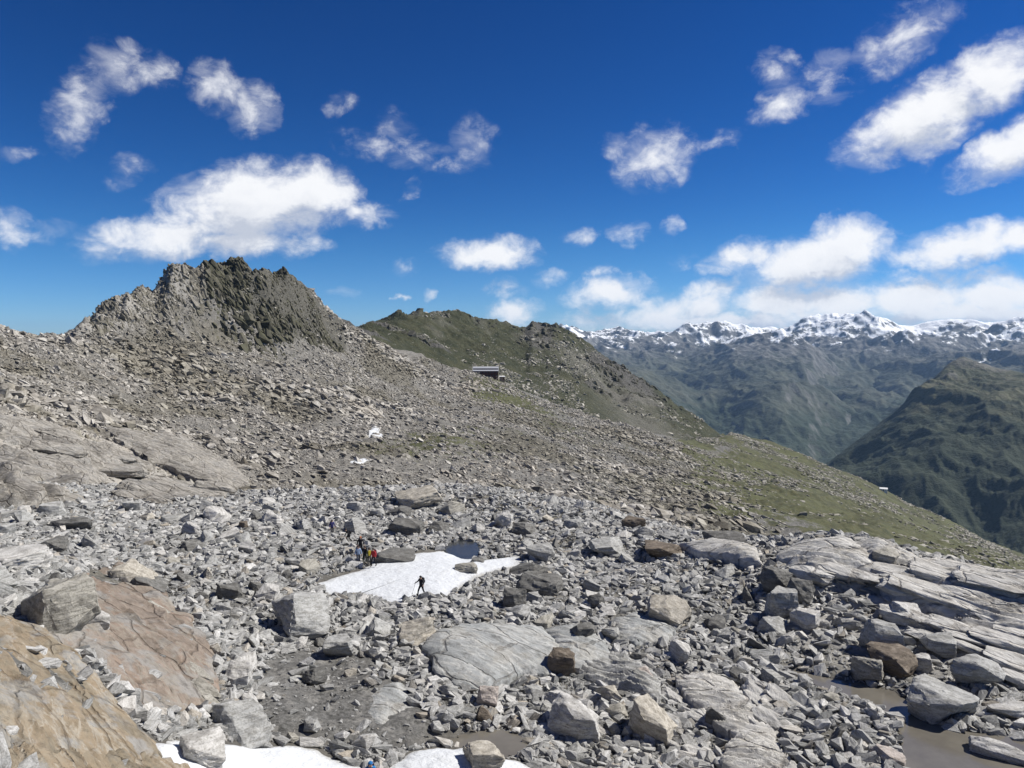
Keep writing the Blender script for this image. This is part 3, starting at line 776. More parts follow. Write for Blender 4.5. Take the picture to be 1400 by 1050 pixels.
# ------------------------------------------------------------------ water
def flat_water(name, key, mat):
    P = WP[key]; c = LEVEL[key]
    bm = bmesh.new()
    n = len(P); vs_ = []
    for i in range(n):
        a, b_ = P[i], P[(i + 1) % n]
        for k in range(4):
            p = a + (b_ - a) * (k / 4)
            cen = P.mean(0); p = p + (p - cen) / (np.linalg.norm(p - cen) + 1e-6) * (.25 + .45 * math.sin(i * 2.3 + k * 1.7))
            vs_.append(bm.verts.new((p[0], p[1], c[0] * p[0] + c[1] * p[1] + c[2] + CZ)))
    f = bm.faces.new(vs_)
    bmesh.ops.triangulate(bm, faces=[f]); bmesh.ops.recalc_face_normals(bm, faces=bm.faces)
    me = bpy.data.meshes.new(name); bm.to_mesh(me); bm.free()
    if sum(p.normal.z * p.area for p in me.polygons) < 0: me.flip_normals()
    me.materials.append(mat)
    return struct(link(name, me))
flat_water('pond', 'pond', M_pond)
flat_water('pool', 'pool', M_mud)
flat_water('stream', 'stream', M_mud)

# ------------------------------------------------------------------ flat lying patches: snow and bedrock slabs that rise out of the rubble
SLABS = []           # world outlines kept clear of loose stones
def patch(name, pts, mat, edge, bulge, rough, skirt=1.2, rings=14, seg=150, jitter=.06, tilt=(0, 0), strata=0.0, seed=0, keep=True, sheet=None, world_pts=None, on_ground=False):
    S = sheet or A
    P = world_poly(pts) if world_pts is None else world_pts
    # resample the outline
    d_ = np.r_[0, np.cumsum(np.linalg.norm(np.diff(np.r_[P, P[:1]], axis=0), axis=1))]
    q = np.linspace(0, d_[-1], seg, endpoint=False)
    Q = np.stack([np.interp(q, d_, np.r_[P[:, k], P[:1, k]]) for k in (0, 1)], -1)
    for _ in range(1): Q = .5 * Q + .25 * (np.roll(Q, 1, 0) + np.roll(Q, -1, 0))
    cen = Q.mean(0)
    size = math.sqrt(max(1e-3, np.ptp(Q[:, 0]) * np.ptp(Q[:, 1])))
    nrm = (Q - cen) / (np.linalg.norm(Q - cen, axis=1)[:, None] + 1e-6)
    Q = Q + nrm * (fbm(Q[:, 0] + seed, Q[:, 1], size * .16, 4, .6, seed + 1) * jitter * size)[:, None]
    rings = max(rings, int(min(46, size * 4.0)))
    ts = np.r_[np.linspace(.0, .94, rings)[1:], .97, .99, 1.0]
    pts3 = [np.array([[cen[0], cen[1]]])] + [cen + (Q - cen) * t for t in ts]
    tt_ = np.r_[0, np.repeat(ts, seg)]
    XY = np.concatenate(pts3)
    gz = S.bil(S.smooth if (hasattr(S, 'smooth') and not on_ground) else S.z, *S.idx(XY[:, 0], XY[:, 1]))
    prof = edge * (1 - tt_ ** 16 * .25) + bulge * (1 - tt_ ** 2)
    dx = XY - cen
    n = fbm(XY[:, 0], XY[:, 1], size * .35, 5, .52, seed + 3) * rough
    if strata:
        ang = R(-38 + seed % 9)
        v_ = -dx[:, 0] * math.sin(ang) + dx[:, 1] * math.cos(ang) + fbm(XY[:, 0], XY[:, 1], size * .4, 3, .5, seed) * size * .08
        w_ = (v_ / (size * .10)) % 1.0
        n = n + strata * (w_ - .5) + strata * .4 * fbm(dx[:, 0] / 5, v_, size * .05, 3, .5, seed + 9)
    z = gz + prof + n + dx[:, 0] * tilt[0] + dx[:, 1] * tilt[1]
    V3 = np.c_[XY, z + CZ]
    sk = V3[-seg:].copy(); sk[:, 2] -= skirt; sk[:, :2] = cen + (sk[:, :2] - cen) * .985
    V3 = np.r_[V3, sk]
    faces = [(0, 1 + i, 1 + (i + 1) % seg) for i in range(seg)]
    for k in range(len(ts)):
        b0 = 1 + k * seg; b1 = b0 + seg
        for i in range(seg):
            j = (i + 1) % seg
            faces.append((b0 + i, b1 + i, b1 + j, b0 + j))
    org = np.array([cen[0], cen[1], z.mean() + CZ])
    me = bpy.data.meshes.new(name); me.from_pydata((V3 - org).tolist(), [], faces)
    me.polygons.foreach_set('use_smooth', np.ones(len(faces), bool)); me.update()
    if sum(p.normal.z * p.area for p in me.polygons) < 0: me.flip_normals()
    at = me.attributes.new('rim', 'FLOAT', 'POINT'); at.data.foreach_set('value', np.r_[tt_, np.ones(seg)].astype(np.float32))
    me.materials.append(mat)
    o = link(name, me, loc=org)
    if keep: SLABS.append(Q)
    return o
SN = []
def snow(pts, label, **kw):
    o = patch('snow_patch', pts, M_snow, .10, kw.pop('bulge', .3), kw.pop('rough', .12), skirt=.8, jitter=.05, keep=False, **kw)
    return tag(o, label, 'snow patch', 'old snow patches left among the rocks')
snow(POLY['snow'], 'large white old snow patch crossed by hikers in the stony basin', seed=3, rings=26, seg=220)
snow(POLY['snow_b'], 'old snow strip beside the pale boulder below the tan slabs', seed=5)
snow(POLY['snow_c'], 'rounded old snow patch behind the tan boulder beside the small muddy pool', seed=7)
snow([(504,590),(510,583),(523,584),(518,591),(524,597),(512,600),(503,598)], 'small forked snow remnant high on the scree slope', seed=9, bulge=.35, rough=.3, on_ground=True)
snow([(478,631),(492,628),(506,630),(496,634),(482,635)], 'thin streak of snow lower on the scree slope', seed=11, bulge=.3, rough=.2, on_ground=True)

def slab(pts, mat, label, **kw):
    return tag(patch('bedrock_slab', pts, mat, **kw), label, 'rock slab', kw.get('group'))
slab([(92,795),(125,778),(165,775),(215,808),(258,848),(283,895),(297,950),(290,970),(240,978),(205,972),(150,925),(105,893),(66,872),(70,845)], M_orange,
     'smooth ochre bedrock slab sloping under the brown grey boulder', edge=.32, bulge=.12, rough=.25, skirt=2.2, strata=.42, seed=12)
slab([(-75,845),(10,842),(58,868),(104,896),(150,948),(196,1005),(214,1036),(160,1046),(60,1040),(-75,1050)], M_tan,
     'broad tan streaked bedrock slab below the ochre slab', edge=.30, bulge=.10, rough=.28, skirt=2.2, strata=.42, seed=21)
slab([(-75,1050),(60,1034),(150,1030),(222,1040),(258,1056),(300,1105),(200,1120),(-75,1125)], M_tan,
     'grey tan rock shelf at the foot of the tan slab', edge=.3, bulge=.1, rough=.25, skirt=2.2, strata=.3, seed=33)
slab([(582,896),(596,876),(630,864),(690,860),(742,862),(764,892),(768,918),(742,928),(708,930),(684,944),(655,946),(625,938),(600,924)], M_slab,
     'big smooth grey slab lying in the middle of the rubble', edge=.75, bulge=.45, rough=.18, skirt=1.6, tilt=(-.02, .03), strata=.08, seed=41)
slab([(742,860),(770,854),(800,862),(828,886),(842,912),(800,922),(772,916),(762,890)], M_slab,
     'olive grey slab next to the big smooth slab, holding the dark wedge rock', edge=.45, bulge=.4, rough=.2, skirt=1.4, strata=.12, seed=44)
slab([(838,852),(868,838),(900,850),(926,868),(908,882),(868,884),(845,874)], M_slab,
     'low pale grey slab under the tilted buff plate', edge=.35, bulge=.3, rough=.18, strata=.12, seed=47)
slab([(500,950),(518,935),(545,926),(562,946),(582,972),(552,988),(520,992),(503,986)], M_slab,
     'small grey slab sunk in the dark gravel flat', edge=.35, bulge=.3, rough=.15, strata=.05, seed=52)
slab([(930,752),(968,746),(1010,750),(1034,760),(1040,776),(1000,774),(955,766)], M_whale,
     'long pale slab with a dark undercut end near the flat brown slab', edge=.6, bulge=.4, rough=.2, strata=.2, seed=55)
slab([(1060,770),(1085,748),(1120,740),(1165,748),(1195,765),(1205,782),(1160,792),(1110,788)], M_whale,
     'rounded pale whaleback slab at the rim above the grass slope', edge=.5, bulge=1.0, rough=.25, strata=.25, seed=58)
slab([(1160,752),(1180,740),(1215,748),(1262,766),(1255,782),(1215,776),(1180,768)], M_whale,
     'smooth pale slab rim behind the grey brown rim boulder', edge=.4, bulge=.7, rough=.2, strata=.2, seed=61)
slab([(1240,776),(1285,768),(1335,780),(1400,798),(1465,816),(1465,845),(1400,838),(1330,822),(1265,806)], M_whale,
     'long pale layered slab along the rim beside the grass slope', edge=.5, bulge=.7, rough=.3, strata=.4, seed=64)
slab([(1200,800),(1250,798),(1320,818),(1400,846),(1465,856),(1465,880),(1400,880),(1330,862),(1262,838),(1215,820)], M_whale,
     'stepped pale slab below the long rim slab', edge=.6, bulge=.55, rough=.3, strata=.45, seed=67)
slab([(920,935),(960,925),(1000,940),(1040,968),(1062,1000),(1060,1030),(1010,1025),(968,990),(935,960)], M_whale,
     'fractured pale slab ribs beside the buff block', edge=.2, bulge=.3, rough=.2, strata=.3, seed=70)
slab([(1010,1010),(1060,1015),(1090,1050),(1110,1095),(1030,1095),(985,1050)], M_whale,
     'broken pale slab end below the fractured ribs', edge=.2, bulge=.3, rough=.2, strata=.3, seed=73)
slab([(780,905),(830,900),(875,920),(905,945),(900,965),(850,950),(800,930)], M_grey,
     'low rib of grey bedrock between the rusty block and buff block', edge=.25, bulge=.35, rough=.4, strata=.35, seed=76)
# apron of warm slabs at the foot of the scree
for i, (pts, lab) in enumerate([
  ([(-70,572),(10,572),(40,585),(70,604),(40,618),(-20,612),(-70,610)], 'blocky brown rock step at the top of the warm slab apron'),
  ([(40,592),(100,598),(160,618),(215,648),(180,652),(110,636),(50,616)], 'long cream slab streaming down the warm slab apron'),
  ([(150,592),(200,590),(260,612),(320,650),(345,668),(290,668),(220,640),(170,614)], 'bare grey rock sheet between the slab apron and the scree'),
  ([(-70,622),(10,620),(80,632),(150,656),(120,668),(40,660),(-70,650)], 'lower buff slab of the warm slab apron'),
  ([(-70,660),(0,655),(50,668),(90,688),(30,694),(-70,690)], 'whitish slab under the warm slab apron'),
]):
    slab(pts, M_wtan, lab, edge=.7, bulge=1.3, rough=1.5, skirt=4, strata=1.7, seed=80 + 3 * i)

# ------------------------------------------------------------------ boulders
from mathutils import noise as mn
def hull_mesh(name, seed, npts=16, box=.75, bev=0.0, sub=0, disp=0.0, flat=(1, 1, 1)):
    rs = random.Random(seed)
    bm = bmesh.new()
    pts = []
    for _ in range(npts):
        v = Vector((rs.uniform(-1, 1), rs.uniform(-1, 1), rs.uniform(-1, 1)))
        k = max(abs(v.x), abs(v.y), abs(v.z))
        c = v / k                      # on the cube
        s = v.normalized() * 1.12      # on the sphere
        v = c * box + s * (1 - box)
        pts.append(Vector((v.x * flat[0], v.y * flat[1], v.z * flat[2])))
    for p in pts: bm.verts.new(p)
    r_ = bmesh.ops.convex_hull(bm, input=bm.verts)
    bmesh.ops.delete(bm, geom=[g for g in set(r_['geom_interior'] + r_['geom_unused']) if isinstance(g, bmesh.types.BMVert)], context='VERTS')
    bmesh.ops.dissolve_limit(bm, angle_limit=R(14), verts=bm.verts, edges=bm.edges)
    if bev: bmesh.ops.bevel(bm, geom=list(bm.edges), offset=bev, segments=2, profile=.6, affect='EDGES', clamp_overlap=True)
    bmesh.ops.triangulate(bm, faces=bm.faces)
    for _ in range(sub):
        le = [e for e in bm.edges if e.calc_length() > .16]
        if le:
            bmesh.ops.subdivide_edges(bm, edges=le, cuts=1)
            bmesh.ops.triangulate(bm, faces=bm.faces)
    if disp:
        bm.normal_update()
        for v in bm.verts:
            p = v.co * 1.6 + Vector((seed * 3.1, 0, seed * 1.7))
            s = mn.fractal(p, .9, 2.1, 4) * disp
            # layered rock: small ledges along one direction
            l = (v.co.z * 3.3 + v.co.x * 1.1 + mn.noise(p * .7) * .9) % 1.0
            v.co += v.normal * (s + (l - .5) * disp * .5)
    bmesh.ops.recalc_face_normals(bm, faces=bm.faces)
    me = bpy.data.meshes.new(name); bm.to_mesh(me); bm.free()
    return me
def smooth_by_angle(me, deg=32):
    me.polygons.foreach_set('use_smooth', np.ones(len(me.polygons), bool))
    try: me.set_sharp_from_angle(angle=R(deg))
    except Exception: pass
BOULD = []      # (x, y, radius) kept clear of other boulders
def hero(px, py, w, h, mat, label, seed, yaw=None, tilt=(0, 0), flat=.8, depth=.85, sink=.19, cat='boulder', group=None, npts=18, name='boulder', box=.72):
    """px, py: middle of the stone's foot in the photograph"""
    p = A.hit(px, py); dist = math.hypot(p[0], p[1])
    sx = w / F * dist / 2; sz = h / F * dist / 2 * .95
    sy = sx * depth
    me = hull_mesh(name, seed, npts, box=box, bev=.03, sub=4, disp=.085)
    smooth_by_angle(me, 40)
    c = np.array([v.co[:] for v in me.vertices]); c /= np.abs(c).max(0)
    c *= np.array([sx, sy, sz])
    me.vertices.foreach_set('co', c.astype(np.float32).ravel()); me.update()
    me.materials.append(mat)
    back = np.array([p[0], p[1]]) / dist * sy * .55
    x, y = p[0] + back[0], p[1] + back[1]
    z = float(A.height(x, y)[0])
    o = link(name, me, loc=(x, y, z + CZ + sz * (1 - 2 * sink)))
    o.rotation_euler = (R(tilt[0]), R(tilt[1]), R(yaw if yaw is not None else random.Random(seed).uniform(-25, 25)) - math.atan2(x, y))
    BOULD.append((x, y, max(sx, sy)))
    return tag(o, label, cat, group)
HEROES = [
 (84, 866, 76, 88, M_brown, 'large brown grey boulder perched on the ochre slab', dict(box=.5, depth=.95, npts=30, yaw=20)),
 (132, 862, 32, 34, M_pale, 'small pale rock wedged beside the perched brown grey boulder', {}),
 (412, 868, 82, 62, M_grey, 'big grey wedge boulder with a dark overhang near the hikers side of the snow', dict(tilt=(0, 10))),
 (567, 882, 54, 40, M_buff, 'buff faceted boulder just below the large snow patch', dict(tilt=(0, -14))),
 (893, 1012, 64, 62, M_buff, 'square buff block standing alone with a black shaded side', dict(box=.88, tilt=(8, 8))),
 (912, 852, 62, 40, M_buff, 'tilted flat buff plate leaning in the rubble', dict(tilt=(20, 18), depth=.9)),
 (768, 924, 40, 42, M_rust, 'dark rusty split block beside the big smooth slab', dict(box=.86)),
 (797, 880, 38, 32, M_dark, 'dark wedge rock on the olive grey slab', {}),
 (666, 968, 34, 36, M_pink, 'pinkish rounded rock at the foot of the big smooth slab', dict(box=.55)),
 (788, 1010, 74, 56, M_pale, 'light grey faceted boulder beside the buff block', {}),
 (330, 1016, 80, 62, M_grey, 'broad grey boulder above the lower snow strip', dict(depth=.7)),
 (276, 1052, 68, 52, M_pale, 'pale rounded boulder sitting in the lower snow strip', dict(box=.6)),
 (664, 1056, 62, 40, M_buff, 'tan boulder in front of the rounded snow patch', dict(box=.6)),
 (738, 812, 68, 36, M_dark, 'dark grey flat boulder beside the narrow end of the snow patch', dict(tilt=(0, 6))),
 (724, 786, 62, 18, M_dark, 'thin dark leaning slab at the narrow tip of the snow', dict(tilt=(0, -16))),
 (704, 832, 34, 36, M_dark, 'dark upright rock below the thin dark leaning slab', {}),
 (1338, 946, 56, 46, M_grey, 'grey rounded boulder leaning on the stream bank pile', dict(box=.6)),
 (1288, 985, 78, 42, M_grey, 'wide grey boulder at the edge of the muddy stream', {}),
 (1205, 898, 54, 46, M_grey, 'domed grey boulder above the muddy stream', dict(box=.55)),
 (1216, 922, 64, 36, M_rust, 'dark brown boulder in front of the domed grey boulder', {}),
 (1185, 932, 40, 36, M_brown, 'brown grey angular rock beside the dark brown boulder', {}),
 (1258, 920, 28, 26, M_pale, 'pale square rock near the muddy stream', dict(box=.9)),
 (1282, 900, 36, 26, M_grey, 'flat grey plate rock above the stream bank pile', dict(tilt=(12, 0))),
 (1242, 850, 46, 32, M_pale, 'greenish pale boulder below the stepped slab', dict(tilt=(0, 12))),
 (1210, 779, 34, 24, M_brown, 'grey brown boulder sitting on the pale rim slab', dict(box=.55)),
 (978, 1000, 30, 42, M_dark, 'black pointed rock beside the fractured pale ribs', dict(box=.4)),
 (182, 800, 58, 34, M_buff, 'cream flat boulder at the top of the ochre slab', dict(tilt=(10, 0))),
 (572, 694, 62, 26, M_buff, 'orange tan slab boulder on the rim behind the hikers', dict(tilt=(10, -8))),
 (866, 724, 34, 24, M_rust, 'rust coloured block on the rim beyond the narrow snow tip', {}),
 (905, 764, 64, 22, M_rust, 'flat brown slab boulder on the pale rim rocks', {}),
 (990, 748, 52, 24, M_dark, 'dark grey block on the rim beside the long pale slab', {}),
 (830, 762, 50, 30, M_grey, 'grey block with a bright flat face near the rust coloured block', dict(box=.88)),
 (740, 768, 42, 28, M_grey, 'rounded grey boulder just beyond the narrow snow tip', {}),
 (716, 732, 34, 20, M_dark, 'dark low boulder beyond the pond', {}),
 (1068, 842, 44, 44, M_grey, 'grey boulder of the dark pile below the whaleback slab', {}),
 (1092, 826, 38, 40, M_dark, 'dark boulder of the dark pile below the whaleback slab', {}),
 (1060, 812, 40, 34, M_dark, 'black block under the whaleback slab edge', {}),
 (1100, 858, 36, 30, M_pale, 'pale boulder at the foot of the dark pile', {}),
 (556, 733, 50, 28, M_dark, 'dark grey boulder between the hikers and the pond', {}),
 (600, 730, 28, 20, M_dark, 'small dark boulder just behind the pond', {}),
 (540, 770, 60, 18, M_dark, 'flat dark rock edging the upper side of the snow', {}),
 (637, 786, 34, 18, M_brown, 'brown grey rock sticking out of the snow tail', dict(box=.55)),
 (655, 772, 22, 10, M_dark, 'small dark rock melted out near the snow tip', {}),
 (326, 938, 36, 34, M_pale, 'light boulder just past the end of the ochre slab', {}),
 (205, 812, 46, 22, M_dark, 'dark undercut rock on the upper ochre slab', dict(tilt=(0, 16))),
 (460, 900, 44, 30, M_grey, 'grey angular rock at the upper edge of the gravel flat', {}),
 (880, 940, 40, 34, M_pink, 'reddish ribbed block next to the rusty split block', {}),
 (836, 965, 34, 28, M_buff, 'buff block above the light grey faceted boulder', dict(box=.88)),
 (1385, 985, 60, 22, M_pale, 'long pale slab stone on the far stream bank', dict(depth=.5)),
 (1368, 1042, 70, 26, M_pale, 'pale stepped stone at the stream bank below the long slab stone', dict(depth=.5)),
 (1210, 1045, 44, 20, M_pink, 'pinkish flat stone at the near stream edge', {}),
 (430, 935, 34, 24, M_dark, 'dark triangular stone in the gravel flat', dict(box=.4)),
 (20, 778, 70, 26, M_pale, 'whitish flat boulder beyond the perched boulder', {}),
 (98, 725, 46, 22, M_dark, 'dark boulder in the rubble on the way to the slab apron', {}),
 (72, 756, 40, 24, M_dark, 'black rock in the rubble above the perched boulder', {}),
]
for i, (px, py, w, h, mat, lab, kw) in enumerate(HEROES):
    hero(px, py, w, h, mat, lab, 300 + i, **kw)

# layered ledges of the pale bedrock at the right, each a slab of its own
led = random.Random(5)
WARM = [(led.uniform(-40, 300), led.uniform(560, 690)) for _ in range(60)]
WARM = [q for q in WARM if q[1] > 575 + max(0, q[0]) * .22 and q[1] < 690][:26]
for i, (px, py) in enumerate(WARM):
    hero(px, py, led.uniform(45, 130), led.uniform(8, 15), M_wtan, led.choice(['long', 'short', 'broad', 'narrow']) + ' tilted tan ledge of the warm slab apron at the foot of the scree' if False else ('upper' if py < 620 else 'middle' if py < 650 else 'lower') + (' tan ledge near the bare rock sheet of the slab apron' if px > 150 else ' tan ledge near the cream slab of the slab apron' if px > 50 else ' tan ledge near the blocky brown step of the slab apron'), 560 + i, yaw=led.uniform(-30, -8), tilt=(led.uniform(2, 12), led.uniform(6, 15)), depth=led.uniform(.3, .5), sink=.12, cat='rock ledge', group='tan ledges of the slab apron', name='tan_ledge', npts=22, box=.6)
RIBS = [(led.uniform(915, 1075), led.uniform(930, 1050)) for _ in range(18)]
for i, (px, py) in enumerate(RIBS):
    hero(px, py, led.uniform(36, 80), led.uniform(10, 18), M_whale, 'pale rib of split bedrock in the fractured ground beside the square buff block', 620 + i, yaw=led.uniform(-52, -30), tilt=(led.uniform(4, 14), led.uniform(4, 14)), depth=led.uniform(.3, .45), sink=.15, cat='rock ledge', group='split pale ribs near the buff block', name='bedrock_rib', npts=22, box=.62)
for i, (px, py, w, h) in enumerate([(268, 930, 60, 12), (280, 950, 52, 11), (288, 966, 40, 10), (250, 905, 44, 10), (215, 842, 50, 10)]):
    hero(px, py, w, h, M_brown, 'thin split flake along the lower edge of the ochre slab', 650 + i, yaw=-48, tilt=(4, 16), depth=.4, sink=.1, cat='rock ledge', group='flakes of the ochre slab', name='rock_flake', npts=22, box=.62)
LEDGE = [(1290,838,150,14),(1345,850,140,13),(1250,820,90,14),(1380,868,120,13),(1300,868,110,16),(1360,886,120,12),(1240,858,70,16),(1395,902,110,14),(1330,900,60,10),
         (1345,826,110,10),(1230,792,80,12),(1300,800,100,10),(1380,822,120,10),(1415,884,90,14),(1270,880,60,10),(1160,800,80,16),(1110,800,60,18),(1395,925,90,12),(1405,945,70,14)]
for i, (px, py, w, h) in enumerate(LEDGE):
    hero(px, py, w, h, M_whale, 'thin pale ledge of layered bedrock among the stepped rim slabs', 500 + i, yaw=led.uniform(-14, 2), tilt=(led.uniform(2, 10), led.uniform(4, 11)), depth=led.uniform(.35, .55), sink=.1, cat='rock ledge', group='pale bedrock ledges of the rim', name='rock_ledge', npts=22, box=.6)

# loose boulders that can be told apart
def in_any(x, y, polys, m=0.0):
    e = .1 - min(m, 0)
    polys = [P for P in polys if P[:, 0].min() - e < x < P[:, 0].max() + e and P[:, 1].min() - e < y < P[:, 1].max() + e]
    return any(float(poly_sd(P, np.array([x]), np.array([y]))[0]) > m for P in polys)
WET = [WP[k] for k in ('pond', 'pool', 'stream', 'snow', 'snow_b', 'snow_c')]
GRAVEL = world_poly([(365,905),(430,880),(520,905),(500,940),(590,985),(640,1005),(600,1015),(560,1022),(470,1020),(380,1005),(340,960)])
PEOPLE = [(576, 816), (490, 771), (499, 771), (505, 774), (511, 778), (478, 741), (493, 757), (454, 732), (507, 1089)]
PXY = [A.hit(*p)[:2] for p in PEOPLE]
LAND = [((82, 830), 'the perched brown grey boulder'), ((412, 850), 'the big grey wedge boulder'), ((567, 870), 'the buff faceted boulder'), ((893, 990), 'the square buff block'),
 ((912, 840), 'the tilted buff plate'), ((768, 910), 'the rusty split block'), ((797, 868), 'the dark wedge rock'), ((666, 955), 'the pinkish rounded rock'), ((788, 990), 'the light faceted boulder'),
 ((330, 1000), 'the broad grey boulder'), ((276, 1035), 'the pale boulder in snow'), ((664, 1045), 'the tan boulder'), ((738, 800), 'the dark flat boulder'), ((1338, 930), 'the stream bank pile'),
 ((1288, 970), 'the muddy stream bend'), ((1205, 890), 'the domed grey boulder'), ((1150, 935), 'the narrow upper stream'), ((1242, 840), 'the greenish pale boulder'), ((1210, 772), 'the grey brown rim boulder'),
 ((978, 985), 'the black pointed rock'), ((182, 790), 'the cream flat boulder'), ((572, 688), 'the orange tan rim slab'), ((866, 718), 'the rust coloured rim block'), ((905, 758), 'the flat brown slab boulder'),
 ((990, 742), 'the dark rim block'), ((830, 755), 'the bright faced grey block'), ((740, 760), 'the snow tip'), ((1075, 830), 'the dark pile'), ((556, 725), 'the dark boulder near the hikers'), ((630, 745), 'the pond'),
 ((454, 726), 'the hiker in dark blue'), ((490, 765), 'the group of hikers'), ((440, 800), 'the broad end of the snow'), ((640, 800), 'the snow tail'), ((505, 965), 'the small sunken slab'), ((680, 900), 'the big smooth slab'),
 ((250, 880), 'the ochre slab'), ((20, 770), 'the whitish flat boulder'), ((98, 718), 'the lone dark boulder'), ((60, 680), 'the whitish apron slab'), ((250, 690), 'the foot of the bare rock sheet'), ((380, 690), 'the rim below the scree'),
 ((700, 690), 'the rim above the pond'), ((800, 700), 'the rim rubble edge'), ((300, 760), 'the open rubble field'), ((200, 730), 'the rubble slope of the apron'), ((380, 770), 'the open stony rise'), ((960, 860), 'the gravel below the long pale slab'), ((1010, 900), 'the stream head'),
 ((440, 960), 'the gravel flat'), ((690, 1015), 'the muddy pool'), ((1000, 1000), 'the fractured pale ribs'), ((1180, 1010), 'the near stream edge')]
LANDXY = [(A.hit(*p)[:2], n_) for p, n_ in LAND]
def near_what(x, y):
    return min(LANDXY, key=lambda q: (q[0][0] - x) ** 2 + (q[0][1] - y) ** 2)[1]
for o in [o for o in COL.objects if o.name.startswith('rock_ledge')]:
    o['label'] = ('long' if max(o.dimensions[:2]) > 7 else 'short') + ' pale ledge of layered bedrock ' + ('near ' + near_what(o.location.x, o.location.y))
variants = []
for i in range(14):
    me = hull_mesh('boulder', 700 + i, random.Random(i).randint(12, 20), box=random.Random(i).uniform(.45, .88), bev=.035, sub=3, disp=.085)
    smooth_by_angle(me, 38); me.materials.append(M_rubble); variants.append(me)
KINDS = [('pale grey', M_pale, 26), ('mid grey', M_grey, 40), ('dark grey', M_dark, 14), ('buff', M_buff, 4), ('brown grey', M_brown, 7), ('rusty', M_rust, 1.5)]
ZONES = [
 ('boulders of the rim rubble', [(-60,690),(900,690),(900,735),(-60,735)], 62),
 ('boulders left of the snow', [(-60,735),(440,735),(440,905),(-60,905)], 62),
 ('boulders right of the snow', [(700,735),(1050,735),(1050,905),(700,905)], 46),
 ('boulders below the snow', [(440,820),(700,820),(700,880),(440,880)], 14),
 ('stones around the muddy ground', [(215,905),(1040,905),(1040,1055),(215,1055)], 40),
 ('stones by the stream', [(1040,850),(1410,850),(1410,1055),(1040,1055)], 26),
]
zr = random.Random(11)
for grp, quad, quota in ZONES:
    got = 0; tries = 0
    while got < quota and tries < 5000:
        tries += 1
        u = zr.random(); v = zr.random()
        px = quad[0][0] + (quad[1][0] - quad[0][0]) * u; py = quad[0][1] + (quad[3][1] - quad[0][1]) * v
        p = A.hit(px, py); d_ = math.hypot(p[0], p[1])
        if d_ > 116: continue
        pxs = zr.choice([16, 18, 20, 22, 24, 26, 30, 36])
        if py < 735: pxs *= .95
        s = pxs / F * d_ / 2
        if in_any(p[0], p[1], WET, -s * .8) or in_any(p[0], p[1], SLABS, -s * .3) : continue
        if in_any(p[0], p[1], [GRAVEL]) and zr.random() < .85: continue
        if any((p[0] - a) ** 2 + (p[1] - b) ** 2 < (c * .85 + s) ** 2 for a, b, c in BOULD): continue
        if any((p[0] - a) ** 2 + (p[1] - b) ** 2 < (s + .6) ** 2 for a, b in PXY): continue
        o = link('boulder', zr.choice(variants))
        hz = zr.uniform(.42, .85); asp = zr.uniform(.6, 1)
        tone, mat, _ = zr.choices(KINDS, [k_[2] for k_ in KINDS])[0]
        o.material_slots[0].link = 'OBJECT'; o.material_slots[0].material = mat
        o.scale = (s, s * asp, s * hz)
        o.rotation_euler = (R(zr.gauss(0, 15)), R(zr.gauss(0, 15)), zr.uniform(0, 6.28))
        z = float(A.height(p[0], p[1])[0])
        o.location = (p[0], p[1], z + CZ + s * hz * .45)
        size = 'small' if s < .55 else 'medium' if s < .95 else 'large'
        shape = 'flat' if hz < .55 else 'long' if asp < .7 else 'blocky'
        tag(o, f'{size} {shape} {tone} boulder in the rubble near {near_what(p[0], p[1])}', 'boulder', 'loose boulders of the stony basin')
        BOULD.append((p[0], p[1], s)); got += 1

